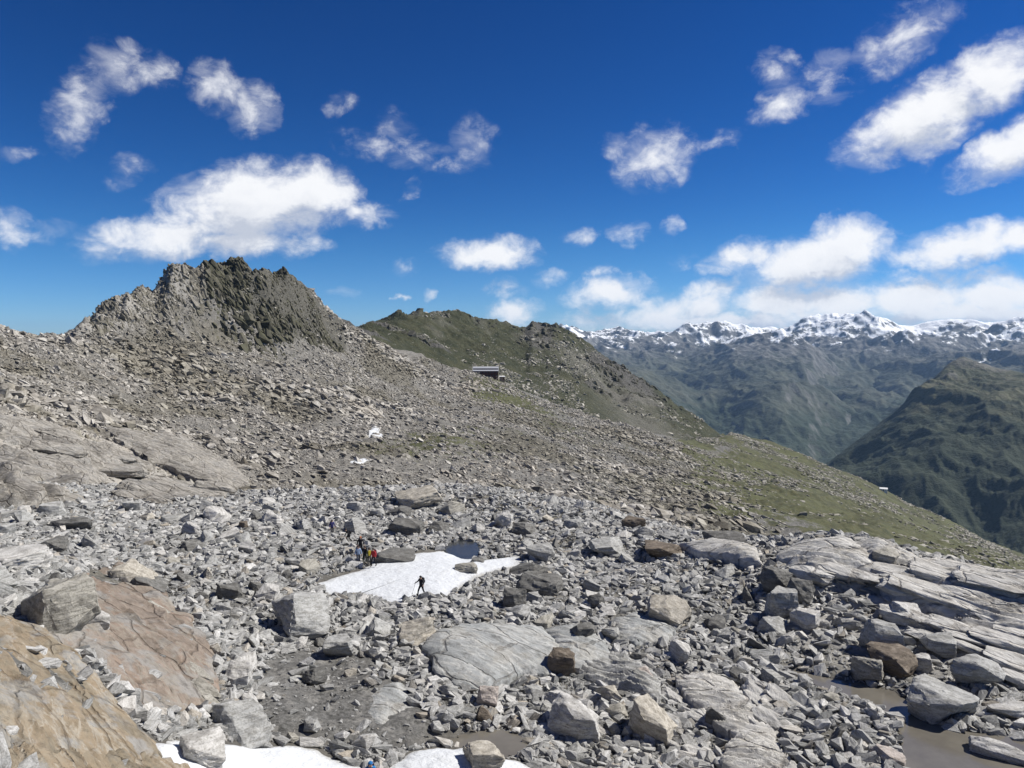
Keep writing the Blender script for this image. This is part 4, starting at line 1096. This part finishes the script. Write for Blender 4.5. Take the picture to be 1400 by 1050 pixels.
# ------------------------------------------------------------------ rubble and scree: more stones than anyone could count
def protos(n, seed, mat, flat, npts=(9, 14), box=.6):
    c = bpy.data.collections.new('stone_shapes')
    for i in range(n):
        rs = random.Random(seed + i)
        me = hull_mesh('stone_shape', seed + i, rs.randint(*npts), box=rs.uniform(box - .2, box + .25), flat=(1, rs.uniform(.6, .95), rs.uniform(*flat)))
        me.materials.append(mat)
        c.objects.link(bpy.data.objects.new('stone_shape', me))
    return c
def scatter_object(name, label, P, rot, scl, coll, nproto, seed):
    me = bpy.data.meshes.new(name)
    me.vertices.add(len(P)); me.vertices.foreach_set('co', P.astype(np.float32).ravel())
    for k, v in (('rot', rot), ('scl', scl)):
        at = me.attributes.new(k, 'FLOAT_VECTOR', 'POINT'); at.data.foreach_set('vector', v.astype(np.float32).ravel())
    at = me.attributes.new('pick', 'INT', 'POINT'); at.data.foreach_set('value', np.random.default_rng(seed).integers(0, nproto, len(P)).astype(np.int32))
    o = link(name, me)
    ng = bpy.data.node_groups.new(name + '_scatter', 'GeometryNodeTree')
    ng.interface.new_socket('Geometry', in_out='INPUT', socket_type='NodeSocketGeometry')
    ng.interface.new_socket('Geometry', in_out='OUTPUT', socket_type='NodeSocketGeometry')
    N = ng.nodes; Lk = ng.links
    i_ = N.new('NodeGroupInput'); o_ = N.new('NodeGroupOutput')
    m2p = N.new('GeometryNodeMeshToPoints'); iop = N.new('GeometryNodeInstanceOnPoints'); ci = N.new('GeometryNodeCollectionInfo')
    ci.inputs['Collection'].default_value = coll; ci.inputs['Separate Children'].default_value = True; ci.inputs['Reset Children'].default_value = True
    def na(nm, dt):
        n = N.new('GeometryNodeInputNamedAttribute'); n.data_type = dt; n.inputs[0].default_value = nm; return n.outputs[0]
    Lk.new(i_.outputs[0], m2p.inputs[0]); Lk.new(m2p.outputs[0], iop.inputs['Points']); Lk.new(ci.outputs[0], iop.inputs['Instance'])
    iop.inputs['Pick Instance'].default_value = True
    Lk.new(na('pick', 'INT'), iop.inputs['Instance Index'])
    e2r = N.new('FunctionNodeEulerToRotation'); Lk.new(na('rot', 'FLOAT_VECTOR'), e2r.inputs[0]); Lk.new(e2r.outputs[0], iop.inputs['Rotation'])
    Lk.new(na('scl', 'FLOAT_VECTOR'), iop.inputs['Scale'])
    Lk.new(iop.outputs[0], o_.inputs[0])
    md = o.modifiers.new('scatter', 'NODES'); md.node_group = ng
    o['label'] = label; o['category'] = 'stones'; o['kind'] = 'stuff'
    return o
def sample(S, n, px0, px1, r0, r1, power, g):
    """points on a sheet, distance pdf ~ r^power"""
    t = g.uniform(math.tan(float(ray(px0, 620)[0])), math.tan(float(ray(px1, 620)[0])), n)
    u = g.random(n); e = power + 1
    r_ = (r0 ** e + u * (r1 ** e - r0 ** e)) ** (1 / e) if abs(e) > 1e-6 else r0 * (r1 / r0) ** u
    a = np.arctan(t)
    return np.sin(a) * r_, np.cos(a) * r_, r_
def clear(x, y, polys, m):
    k = np.ones(len(x), bool)
    for P in polys:
        lo = P.min(0) - 2; hi = P.max(0) + 2
        b = (x > lo[0]) & (x < hi[0]) & (y > lo[1]) & (y < hi[1])
        if b.any(): k[b] &= poly_sd(P, x[b], y[b]) < m
    return k
g = np.random.default_rng(3)
# --- basin rubble
n = 330000
x, y, r_ = sample(A, n, -115, 1515, 25, 114, -.55, g)
smin = np.maximum(.0026 * r_, .11)
s = smin * g.random(n) ** (-1 / 1.55); s = np.minimum(s, 1.1)
ai, ki = A.idx(x, y)
cl = fbm(x, y, 7, 3, .6, 121) + .4 * fbm(x, y, 2, 2, .5, 123)
dens_ = .35 + .65 * sstep(cl, -.35, .25)
dens_ *= 1 - .55 * A.bil(slab_r, ai, ki)
dens_ *= 1 - .9 * (poly_sd(GRAVEL, x, y) > 0) 
dens_ *= 1 - .45 * np.exp(-(((x - 22) / 9) ** 2 + ((y - 50) / 7) ** 2))
k = g.random(n) < dens_
k &= clear(x, y, WET, -.12) & (clear(x, y, SLABS, -.1) | (g.random(n) < .035))
x, y, r_, s = x[k], y[k], r_[k], s[k]
hz = g.uniform(.3, .8, len(x))
z = A.height(x, y) + s / 2 * hz * .30
rot = np.c_[g.normal(0, .32, len(x)), g.normal(0, .32, len(x)), g.uniform(0, 6.28, len(x))]
scl = np.c_[s / 2 * g.uniform(.9, 1.3, len(x)), s / 2 * g.uniform(.5, 1, len(x)), s / 2 * hz]
C1 = protos(40, 900, M_rubble, (.4, 1.0), (9, 18))
scatter_object('rubble', 'grey angular rubble strewn over the stony basin floor', np.c_[x, y, z + CZ], rot, scl, C1, 40, 1)
# --- scree of the big slope
n = 760000
x, y, r_ = sample(A, n, -115, 1260, 150, 735, .45, g)
ai, ki = A.idx(x, y)
smin = .00155 * r_ + .10
s = smin * g.random(n) ** (-1 / 2.2); s = np.minimum(s, 4.2)
gmask = A.bil(grass, ai, ki); cmask = A.bil(crag, ai, ki); lmask = A.bil(slab_l, ai, ki); tmask = A.bil(tt, ai, ki)
cl = fbm(x, y, 40, 4, .6, 131)
ua = x * .82 + y * .57; va = -x * .57 + y * .82
zn_ = fbm(ua / 3.0, va, 34, 4, .55, 133)
size_zone = (.80 + .85 * sstep(zn_, .0, .45)) * (1 - .22 * sstep(r_, 300, 450))
s = s * size_zone
dens_ = (.40 + .6 * sstep(cl, -.3, .15)) * (.8 + .2 * sstep(zn_, -.35, .05)) * (1 - .75 * gmask) * (1 - .72 * cmask) * (1 - .7 * lmask) * (1 - sstep(700 + F * x / y + 90 * fbm(x, y, 60, 3, .5, 137), 900, 1080))
dens_ *= np.where(tmask > np.where(np.abs(700 + F * x / y - 455) < 45, 1.05, .985), 0, 1)
k = (g.random(n) < dens_) & (clear(x, y, [s_ for s_ in SLABS[-5:]], -.5) | (g.random(n) < .45))
x, y, r_, s = x[k], y[k], r_[k], s[k]
hz = g.uniform(.35, .8, len(x))
z = A.height(x, y) + s / 2 * hz * .22
rot = np.c_[g.normal(0, .22, len(x)), g.normal(.28, .22, len(x)), g.normal(-.35, .45, len(x))]
scl = np.c_[s / 2 * g.uniform(.9, 1.35, len(x)), s / 2 * g.uniform(.55, .95, len(x)), s / 2 * hz]
C2 = protos(16, 1000, M_scree, (.55, 1.0))
scatter_object('scree', 'warm grey scree blocks covering the long slope below the craggy peak', np.c_[x, y, z + CZ], rot, scl, C2, 16, 2)
# --- crags of the peak: standing blocks of steep layered rock
n = 190000
x, y, r_ = sample(A, n, 20, 480, 380, 520, 0, g)
ai, ki = A.idx(x, y); cm = A.bil(np.maximum(crag, crest), ai, ki); tm = A.bil(tt, ai, ki); pxc = 700 + F * x / y
sel = fbm(x, y, 16, 3, .6, 161)
k = (g.random(n) < .75 * cm * (.22 + .78 * sstep(sel, -.15, .2))) & (pxc > 128) & (tm < 1.03)
x, y, r_, tm, pxc = x[k], y[k], r_[k], tm[k], pxc[k]
s = 1.1 * g.random(len(x)) ** (-1 / 1.6); s = np.minimum(s, 6.5)
s *= .7 + .7 * sstep(fbm(x, y, 40, 3, .5, 163), -.1, .4)
s *= 1 - .40 * (tm > .96)
z = A.height(x, y) - s * .12
rot = np.c_[g.normal(.10, .12, len(x)), g.normal(-.5, .14, len(x)), g.normal(-.2, .25, len(x))]
scl = np.c_[s / 2 * g.uniform(.35, .6, len(x)), s / 2 * g.uniform(.5, 1.0, len(x)), s / 2 * g.uniform(.9, 1.6, len(x))]
for nm, lab, kk, mt, sd_ in (('crags', 'brown grey jagged crags along the lower ridge of the peak', pxc < 285, M_crag, 5), ('crags', 'dark jagged crags of the face nearer the hut', pxc >= 285, M_crag2, 6)):
    scatter_object(nm, lab, np.c_[x, y, z + CZ][kk], rot[kk], scl[kk], protos(12, 1200 + 40 * sd_, mt, (.8, 1.0), (16, 26), .78), 10, sd_)
# --- stones in the grass
n = 170000
x, y, r_ = sample(A, n, 800, 1515, 200, 1150, .2, g)
ai, ki = A.idx(x, y); tmask = A.bil(tt, ai, ki)
s = (.0020 * r_ + .10) * g.random(n) ** (-1 / 2.6); s = np.minimum(s, 3.4)
pxc = 700 + F * x / y
cl = fbm(x, y, 55, 5, .6, 141)
dens_ = sstep(cl, -.1, .4) * (1 - .45 * sstep(pxc, 1000, 1250)) * (tmask < 1.0)
k = g.random(n) < dens_
x, y, r_, s = x[k], y[k], r_[k], s[k]
hz = g.uniform(.35, .75, len(x))
z = A.height(x, y) + s / 2 * hz * .12
rot = np.c_[g.normal(0, .2, len(x)), g.normal(.2, .2, len(x)), g.normal(-.3, .5, len(x))]
scl = np.c_[s / 2 * 1.15, s / 2 * g.uniform(.55, .95, len(x)), s / 2 * hz]
C3 = protos(10, 1100, M_heath, (.55, 1.0))
scatter_object('stones', 'lichened stones scattered through the grass of the slope below the tiny white hut', np.c_[x, y, z + CZ], rot, scl, C3, 10, 3)
# --- blocks on the second mountain
n = 40000
x, y, r_ = sample(Cs, n, 470, 960, 760, 1320, 0, g)
cl = fbm(x, y, 70, 4, .6, 151)
s = (.0016 * r_) * g.random(n) ** (-1 / 2.4); s = np.minimum(s, 7)
k = g.random(n) < sstep(cl, .0, .5)
x, y, r_, s = x[k], y[k], r_[k], s[k]
z = Cs.height(x, y)
scl = np.c_[s / 2 * 1.2, s / 2 * .8, s / 2 * .6]
rot = np.c_[g.normal(0, .2, len(x)), g.normal(.2, .2, len(x)), g.uniform(0, 6.28, len(x))]
scatter_object('rocks', 'pale blocks dotted over the grassy second mountain', np.c_[x, y, z + CZ], rot, scl, C3, 10, 4)

n = 60000
x, y, r_ = sample(Cs, n, 480, 960, 800, 1340, 0, g)
ai, ki = Cs.idx(x, y)
m_ = Cs.bil(np.clip(rockm + .5 * off_c, 0, 1), ai, ki); ctm = Cs.bil(np.broadcast_to(ct, XC.shape), ai, ki)
k = (g.random(n) < .6 * m_ * sstep(fbm(x, y, 30, 3, .6, 171), -.1, .25)) & (ctm < 1.0)
x, y = x[k], y[k]
s = 2.2 * g.random(len(x)) ** (-1 / 1.9); s = np.minimum(s, 14)
z = Cs.height(x, y) - s * .15
rot = np.c_[g.normal(.1, .15, len(x)), g.normal(-.45, .18, len(x)), g.normal(-.2, .4, len(x))]
scl = np.c_[s / 2 * g.uniform(.5, .9, len(x)), s / 2 * g.uniform(.5, 1, len(x)), s / 2 * g.uniform(.6, 1.2, len(x))]
scatter_object('outcrops', 'dark outcrops breaking through the grass of the second mountain', np.c_[x, y, z + CZ], rot, scl, protos(10, 1700, M_crag2, (.7, 1.0), (16, 26), .78), 10, 8)

# ------------------------------------------------------------------ huts
def box_bm(bm, c, s):
    r_ = bmesh.ops.create_cube(bm, size=1)
    for v in r_['verts']: v.co = Vector((v.co.x * s[0] + c[0], v.co.y * s[1] + c[1], v.co.z * s[2] + c[2]))
def part(name, boxes, mat, parent, bev=0.0):
    bm = bmesh.new()
    for c, s in boxes: box_bm(bm, c, s)
    if bev: bmesh.ops.bevel(bm, geom=list(bm.edges), offset=bev, segments=1, affect='EDGES')
    me = bpy.data.meshes.new(name); bm.to_mesh(me); bm.free(); me.materials.append(mat)
    return link(name, me, parent)
def prism(name, prof, x0, x1, mat, parent):
    """(y, z) profile swept along x"""
    n = len(prof)
    V = [(x0, a, b) for a, b in prof] + [(x1, a, b) for a, b in prof]
    Fc = [tuple(range(n))[::-1], tuple(range(n, 2 * n))] + [(i, (i + 1) % n, n + (i + 1) % n, n + i) for i in range(n)]
    me = bpy.data.meshes.new(name); me.from_pydata(V, [], Fc); me.update()
    bm = bmesh.new(); bm.from_mesh(me); bmesh.ops.recalc_face_normals(bm, faces=bm.faces); bm.to_mesh(me); bm.free()
    me.materials.append(mat)
    return link(name, me, parent)
M_wood = plain('weathered_dark_shingle', (.075, .034, .028), .85)
M_roof = plain('pale_sheet_metal', (.48, .49, .52), .45, .3)
M_panel = plain('dark_panel_glass', (.02, .022, .03), .25)
M_stone = plain('masonry', (.20, .16, .145), .9)
M_plinth = plain('dark_red_masonry', (.085, .045, .038), .9)
M_glass = plain('window_glass', (.05, .055, .07), .12)
M_frame = plain('window_frame_paint', (.55, .55, .54), .6)
M_white = plain('white_paint', (.78, .78, .77), .6)
M_wall2 = plain('tan_boards', (.34, .25, .18), .8)

hp = A.hit(664, 515, 500)
hut = bpy.data.objects.new('mountain_hut', None); COL.objects.link(hut)
hr = math.hypot(hp[0], hp[1])
hb = np.array([hp[0], hp[1]]) * (1 + 5.5 / hr)
hz_ = float(A.height(hb[0], hb[1])[0])
hs = float(ray(664, 516.5)[1]) * hr
hut.location = (hb[0], hb[1], hs + CZ)
hut.rotation_euler = (0, 0, -math.atan2(hb[0], hb[1]))
tag(hut, 'dark shingled mountain hut with pale metal roof on the scree ridge', 'hut')
prism('foundation', [(-4.4, -7), (4.4, -7), (4.4, .4), (-4.4, .4)], -11.0, 11.0, M_plinth, hut)
prism('wall', [(-4.5, .4), (4.5, .4), (4.5, 6.2), (0, 9.4), (-4.5, 6.2)], -11.2, 11.2, M_wood, hut)
rf = prism('roof', [(-5.1, 5.95), (0, 9.55), (5.1, 5.95), (5.1, 6.2), (0, 9.85), (-5.1, 6.2)], -11.7, 11.7, M_roof, hut)
def on_roof(y0, y1, lift):
    f = lambda yy: 6.2 + (yy + 5.1) / 5.1 * 3.65
    return [(y0, f(y0) + .02), (y1, f(y1) + .02), (y1, f(y1) + lift), (y0, f(y0) + lift)]
prism('panel_strip', on_roof(-3.7, -2.2, .14), -11.3, 11.3, M_panel, rf)
prism('ridge_cap', [(-.25, 9.8), (.25, 9.8), (0, 10.02)], -11.75, 11.75, M_frame, rf)
for cxh in (-3.0, 5.2):
    part('chimney', [((cxh, .9, 9.7), (.8, .8, 1.7))], M_stone, rf)
for row, zz in ((0, 4.6), (1, 2.0)):
    for k in range(8):
        xx = -9.6 + k * 2.74
        w_ = part('window', [((xx, -4.53, zz), (1.3, .12, 1.35))], M_wood if not (row == 0 and k in (0, 1)) else M_frame, hut)
        part('pane', [((xx, -4.60, zz), (1.05, .05, 1.1))], M_glass, w_)
dr_ = part('door', [((9.9, -4.53, 1.5), (1.2, .14, 2.1))], M_wall2, hut)
part('handle', [((10.3, -4.62, 1.45), (.12, .08, .12))], M_roof, dr_)
sh = bpy.data.objects.new('hut_annex', None); COL.objects.link(sh)
sh.location = hut.matrix_basis @ Vector((14.6, -1.0, -1.2)) if False else (hb[0] + 14.8 * math.cos(hut.rotation_euler.z), hb[1] + 14.8 * math.sin(hut.rotation_euler.z), hs + CZ - .9)
sh.rotation_euler = hut.rotation_euler
tag(sh, 'small tan annex with white flat roof beside the mountain hut', 'shed')
prism('wall', [(-2, -6), (2, -6), (2, 1.9), (-2, 1.5)], -2.2, 2.4, M_wall2, sh)
prism('roof', [(-2.5, 1.5), (2.3, 1.98), (2.3, 2.2), (-2.5, 1.9)], -2.7, 2.9, M_white, sh)
wd = part('window', [((-.9, -2.05, .5), (.9, .12, .8))], M_frame, sh)
part('pane', [((-.9, -2.12, .5), (.7, .05, .6))], M_glass, wd)
part('door', [((1.2, -2.05, .0), (.95, .12, 1.9))], M_wood, sh)

wp_ = A.hit(1208, 671, 700); wr = math.hypot(wp_[0], wp_[1])
wh = bpy.data.objects.new('small_hut', None); COL.objects.link(wh)
wh.location = (wp_[0], wp_[1], wp_[2] + CZ + .6); wh.rotation_euler = (0, 0, -math.atan2(wp_[0], wp_[1]))
tag(wh, 'tiny white hut on the skyline of the grassy slope', 'hut')
prism('wall', [(-2.5, -4), (2.5, -4), (2.5, 2.0), (0, 3.3), (-2.5, 2.0)], -4.2, 4.2, M_white, wh)
prism('roof', [(-3.0, 1.85), (0, 3.4), (3.0, 1.85), (3.0, 2.1), (0, 3.65), (-3.0, 2.1)], -4.7, 4.7, M_white, wh)
for xx in (-2.4, 2.4):
    w_ = part('window', [((xx, -2.53, .8), (.9, .1, .9))], M_frame, wh)
    part('pane', [((xx, -2.59, .8), (.7, .05, .7))], M_glass, w_)
part('door', [((0, -2.53, .4), (1.0, .1, 1.9))], M_wood, wh)

# ------------------------------------------------------------------ people
M_skin = plain('skin', (.45, .29, .21), .6)
M_hair = plain('dark_hair', (.03, .022, .018), .7)
M_boot = plain('boot_leather', (.03, .027, .025), .7)
CLOTH = {}
def cloth(c):
    if c not in CLOTH: CLOTH[c] = plain('cloth', c, .85, 0, .2, 8)
    return CLOTH[c]
def person(idx, label, jacket, trousers, pose, face, pack=None, hat=None, h=1.75, crouch=0.0):
    x, y = PXY[idx]
    z = max(float(A.height(x, y)[0]), float(A.bil(A.smooth, *A.idx(np.array([x]), np.array([y])))[0]) + (.28 if pose.get('snow') else -9))
    k = h / 1.75
    st = pose.get('stride', .18); c = crouch
    pts = {'pel': (0, 0, .96 - c * .35), 'sp': (0, .02 + c * .1, 1.14 - c * .33), 'ch': (0, .03 + c * .3, 1.36 - c * .38), 'nk': (0, .05 + c * .42, 1.50 - c * .42),
           'hd': (0, .08 + c * .48, 1.62 - c * .42), 'tp': (0, .08 + c * .5, 1.70 - c * .42)}
    E_ = [('pel', 'sp'), ('sp', 'ch'), ('ch', 'nk'), ('nk', 'hd'), ('hd', 'tp')]
    rad = {'pel': .150, 'sp': .140, 'ch': .165, 'nk': .062, 'hd': .098, 'tp': .078}
    arms = pose.get('arms', ((.30, .02, 1.12), (.33, .14, .90)))
    for s_, nm in ((-1, 'l'), (1, 'r')):
        el_, ha_ = arms if not isinstance(arms[0][0], tuple) else arms[0 if s_ < 0 else 1]
        pts['sh' + nm] = (s_ * .185, .03 + c * .3, 1.42 - c * .38)
        pts['el' + nm] = (s_ * el_[0], el_[1] + c * .4, el_[2] - c * .4)
        pts['ha' + nm] = (s_ * ha_[0], ha_[1] + c * .5, ha_[2] - c * .45)
        d_ = st * s_
        pts['hp' + nm] = (s_ * .10, 0, .90 - c * .33)
        pts['kn' + nm] = (s_ * .12, d_ * .55 + .05 + c * .25, .50 - c * .05)
        pts['an' + nm] = (s_ * .125, d_ - .03, .085)
        pts['to' + nm] = (s_ * .14, d_ + .17, .045)
        E_ += [('ch', 'sh' + nm), ('sh' + nm, 'el' + nm), ('el' + nm, 'ha' + nm), ('pel', 'hp' + nm), ('hp' + nm, 'kn' + nm), ('kn' + nm, 'an' + nm), ('an' + nm, 'to' + nm)]
        rad.update({'sh' + nm: .078, 'el' + nm: .055, 'ha' + nm: .040, 'hp' + nm: .105, 'kn' + nm: .070, 'an' + nm: .055, 'to' + nm: .045})
    names = list(pts); ix = {n_: i for i, n_ in enumerate(names)}
    me = bpy.data.meshes.new('person'); me.from_pydata([tuple(v * k for v in pts[n_]) for n_ in names], [(ix[a], ix[b]) for a, b in E_], []); me.update()
    tmp = bpy.data.objects.new('tmp', me); COL.objects.link(tmp)
    sk = tmp.modifiers.new('skin', 'SKIN')
    if not me.skin_vertices: me.skin_vertices.new()
    for n_ in names:
        d_ = me.skin_vertices[0].data[ix[n_]]; q = rad[n_] * k
        d_.radius = (q * (1.15 if n_ in ('pel', 'sp', 'ch') else 1), q * (.85 if n_ in ('pel', 'sp', 'ch') else 1)); d_.use_root = (n_ == 'pel')
    sb = tmp.modifiers.new('sub', 'SUBSURF'); sb.levels = 2; sb.render_levels = 2
    dg = bpy.context.evaluated_depsgraph_get(); dg.update()
    bme = bpy.data.meshes.new_from_object(tmp.evaluated_get(dg)); bme.materials.clear()
    for m_ in (cloth(jacket), cloth(trousers), M_boot, M_skin): bme.materials.append(m_)
    bpy.data.objects.remove(tmp)
    bm = bmesh.new(); bm.from_mesh(bme)
    for f in bm.faces: f.material_index = 0
    cs = {n_: Vector(pts[n_]) * k for n_ in names}
    for f in bm.faces:
        p = f.calc_center_median()
        if p.z < .13 * k: mi = 2
        elif (p - cs['hd']).length < .15 * k or (p - cs['tp']).length < .13 * k: mi = 3
        elif min((p - cs['hal']).length, (p - cs['har']).length) < .07 * k: mi = 3
        elif p.z < (.93 - crouch * .3) * k and abs(p.x) < .235 * k: mi = 1
        else: mi = 0
        f.material_index = mi; f.smooth = True
    for nm in ('l', 'r'):                       # fingers rooted in the palm, curled, thumb to the side
        hv = cs['ha' + nm]; dv = (hv - cs['el' + nm]).normalized()
        side = dv.cross(Vector((0, 0, 1)));  side = side.normalized() if side.length > .1 else Vector((1, 0, 0))
        for q in range(5):
            o_ = side * (.028 * (q - 1.5)) if q < 4 else side * -.05
            ln = (.075, .085, .08, .065, .055)[q]
            a_ = hv + o_ * .8 + dv * (.02 if q < 4 else -.01)
            b_ = a_ + dv * ln * .6 + (side * -.03 if q == 4 else Vector((0, 0, -.01)))
            c_ = b_ + dv * ln * .3 + Vector((0, 0, -.025))
            for p0, p1, r0, r1 in ((a_, b_, .010, .009), (b_, c_, .009, .007)):
                m4 = Matrix.Translation((p0 + p1) / 2) @ (p1 - p0).to_track_quat('Z', 'Y').to_matrix().to_4x4()
                rr_ = bmesh.ops.create_cone(bm, cap_ends=True, segments=6, radius1=r0, radius2=r1, depth=(p1 - p0).length, matrix=m4)
                for v in rr_['verts']:
                    for f in v.link_faces: f.material_index = 3
    # nose and ears
    hd = cs['hd']
    for o_, sc in ((Vector((0, .105, -.01)), .016), (Vector((.098, 0, 0)), .022), (Vector((-.098, 0, 0)), .022)):
        rr_ = bmesh.ops.create_icosphere(bm, subdivisions=1, radius=sc * k, matrix=Matrix.Translation(hd + o_ * k))
        for v in rr_['verts']:
            for f in v.link_faces: f.material_index = 3
    bm.to_mesh(bme); bm.free(); bme.name = 'person'
    o = link('person', bme, loc=(x, y, z + CZ)); o.rotation_euler = (0, 0, R(face))
    tag(o, label, 'person', 'hikers')
    # hair or cap
    bm = bmesh.new(); bmesh.ops.create_icosphere(bm, subdivisions=2, radius=.118 * k)
    bmesh.ops.delete(bm, geom=[v for v in bm.verts if v.co.z < -.02 - (0 if v.co.y > 0 else .06)], context='VERTS')
    for f in bm.faces: f.smooth = True
    m_ = bpy.data.meshes.new('cap' if hat else 'hair'); bm.to_mesh(m_); bm.free(); m_.materials.append(cloth(hat) if hat else M_hair)
    link('cap' if hat else 'hair', m_, o, hd + Vector((0, -.012, .03)) * k)
    if pack:
        bm = bmesh.new(); box_bm(bm, (0, 0, 0), (.30, .19, .50)); bmesh.ops.bevel(bm, geom=list(bm.edges), offset=.06, segments=2, affect='EDGES')
        box_bm(bm, (0, -.11, -.08), (.20, .07, .22))
        m_ = bpy.data.meshes.new('backpack'); bm.to_mesh(m_); bm.free(); m_.materials.append(cloth(pack))
        b_ = link('backpack', m_, o, cs['ch'] + Vector((0, -.24 + c * .05, -.06)) * k); b_.rotation_euler = (-c * .9, 0, 0)
    return o, cs
def pole(o, cs, hand, out, label):
    a = cs[hand]; tip = Vector((a.x + out[0], a.y + out[1], out[2])); top_ = a + (a - tip).normalized() * .12
    bm = bmesh.new()
    m4 = Matrix.Translation((top_ + tip) / 2) @ (tip - top_).to_track_quat('Z', 'Y').to_matrix().to_4x4()
    bmesh.ops.create_cone(bm, cap_ends=True, segments=8, radius1=.014, radius2=.009, depth=(tip - top_).length, matrix=m4)
    m4 = Matrix.Translation(a) @ (tip - top_).to_track_quat('Z', 'Y').to_matrix().to_4x4()
    bmesh.ops.create_cone(bm, cap_ends=True, segments=8, radius1=.022, radius2=.018, depth=.2, matrix=m4)
    bmesh.ops.create_cone(bm, cap_ends=True, segments=10, radius1=.05, radius2=.05, depth=.012, matrix=Matrix.Translation(tip + (top_ - tip).normalized() * .09))
    me = bpy.data.meshes.new('trekking_pole'); bm.to_mesh(me); bm.free(); me.materials.append(M_panel)
    p = link('trekking_pole', me, loc=o.location); p.rotation_euler = o.rotation_euler
    return tag(p, label, 'trekking pole', 'trekking poles of the hiker on the snow')
OUT = ((.36, .04, 1.20), (.47, .22, 1.08))
DN = ((.29, .0, 1.13), (.31, .12, .90))
o, cs = person(0, 'hiker in black with arms spread crossing the large snow patch', (.018, .018, .022), (.014, .014, .017), dict(arms=OUT, stride=.32, snow=1), 140, pack=(.02, .02, .025), hat=(.02, .02, .02))
pole(o, cs, 'hal', (-.30, .10, .05), 'trekking pole held out by the hiker in black on the snow')
pole(o, cs, 'har', (.30, .10, .05), 'trekking pole held out by the hiker in black on the snow')
person(1, 'hiker in pale blue jacket standing at the snow edge', (.22, .29, .42), (.05, .055, .075), dict(arms=DN, stride=.1), 200, pack=(.10, .12, .18))
person(2, 'hiker in black jacket and dark green trousers in the group', (.016, .017, .02), (.016, .028, .018), dict(arms=DN, stride=.16), 170, pack=(.03, .03, .03))
person(3, 'hiker with yellow backpack beside the red jacketed hiker', (.06, .07, .05), (.03, .03, .03), dict(arms=DN, stride=.1), 20, pack=(.50, .42, .05))
person(4, 'hiker in red jacket and black trousers stepping onto the snow', (.30, .025, .03), (.014, .013, .016), dict(arms=DN, stride=.2, snow=1), 150, pack=(.10, .02, .03))
person(5, 'hiker in black bending forward among the rocks behind the group', (.014, .014, .016), (.014, .014, .016), dict(arms=DN, stride=.2), 120, pack=(.015, .015, .02), crouch=.7)
person(6, 'hiker in dark jacket with orange cap behind the group', (.02, .018, .022), (.02, .02, .024), dict(arms=DN, stride=.15), 190, pack=(.03, .025, .03), hat=(.40, .14, .06))
person(7, 'hiker in dark blue jacket standing farthest from the snow patch', (.035, .035, .12), (.02, .02, .03), dict(arms=DN, stride=.12), 210, pack=(.03, .03, .09))
person(8, 'hiker in bright blue climbing up beside the lower snow strip', (.015, .14, .36), (.03, .03, .05), dict(arms=DN, stride=.2), 185, pack=(.03, .04, .10), hat=(.012, .12, .33))

# ------------------------------------------------------------------ the air: thin blue haze over the valley
lo = min(float(S.z.min()) for S in (A, Cs, Es, Ds, Fs, Gs)) + CZ - 1.0
hi = max(float(S.z.max()) for S in (A, Cs, Es, Ds, Fs, Gs)) + CZ + 25.0
bm = bmesh.new(); box_bm(bm, (0, 10000, (lo + hi) / 2), (34000, 26000, hi - lo))
me = bpy.data.meshes.new('haze'); bm.to_mesh(me); bm.free()
hm = bpy.data.materials.new('thin_air'); hm.use_nodes = True; T = NT(hm.node_tree); T.n.clear()
mo = T.new('ShaderNodeOutputMaterial'); pv = T.new('ShaderNodeVolumePrincipled'); T.l.new(pv.outputs[0], mo.inputs['Volume'])
pv.inputs['Color'].default_value = (.42, .66, 1.0, 1); pv.inputs['Density'].default_value = 2.3e-5; pv.inputs['Anisotropy'].default_value = .1
me.materials.append(hm)
hz_o = link('haze', me); hz_o['kind'] = 'stuff'
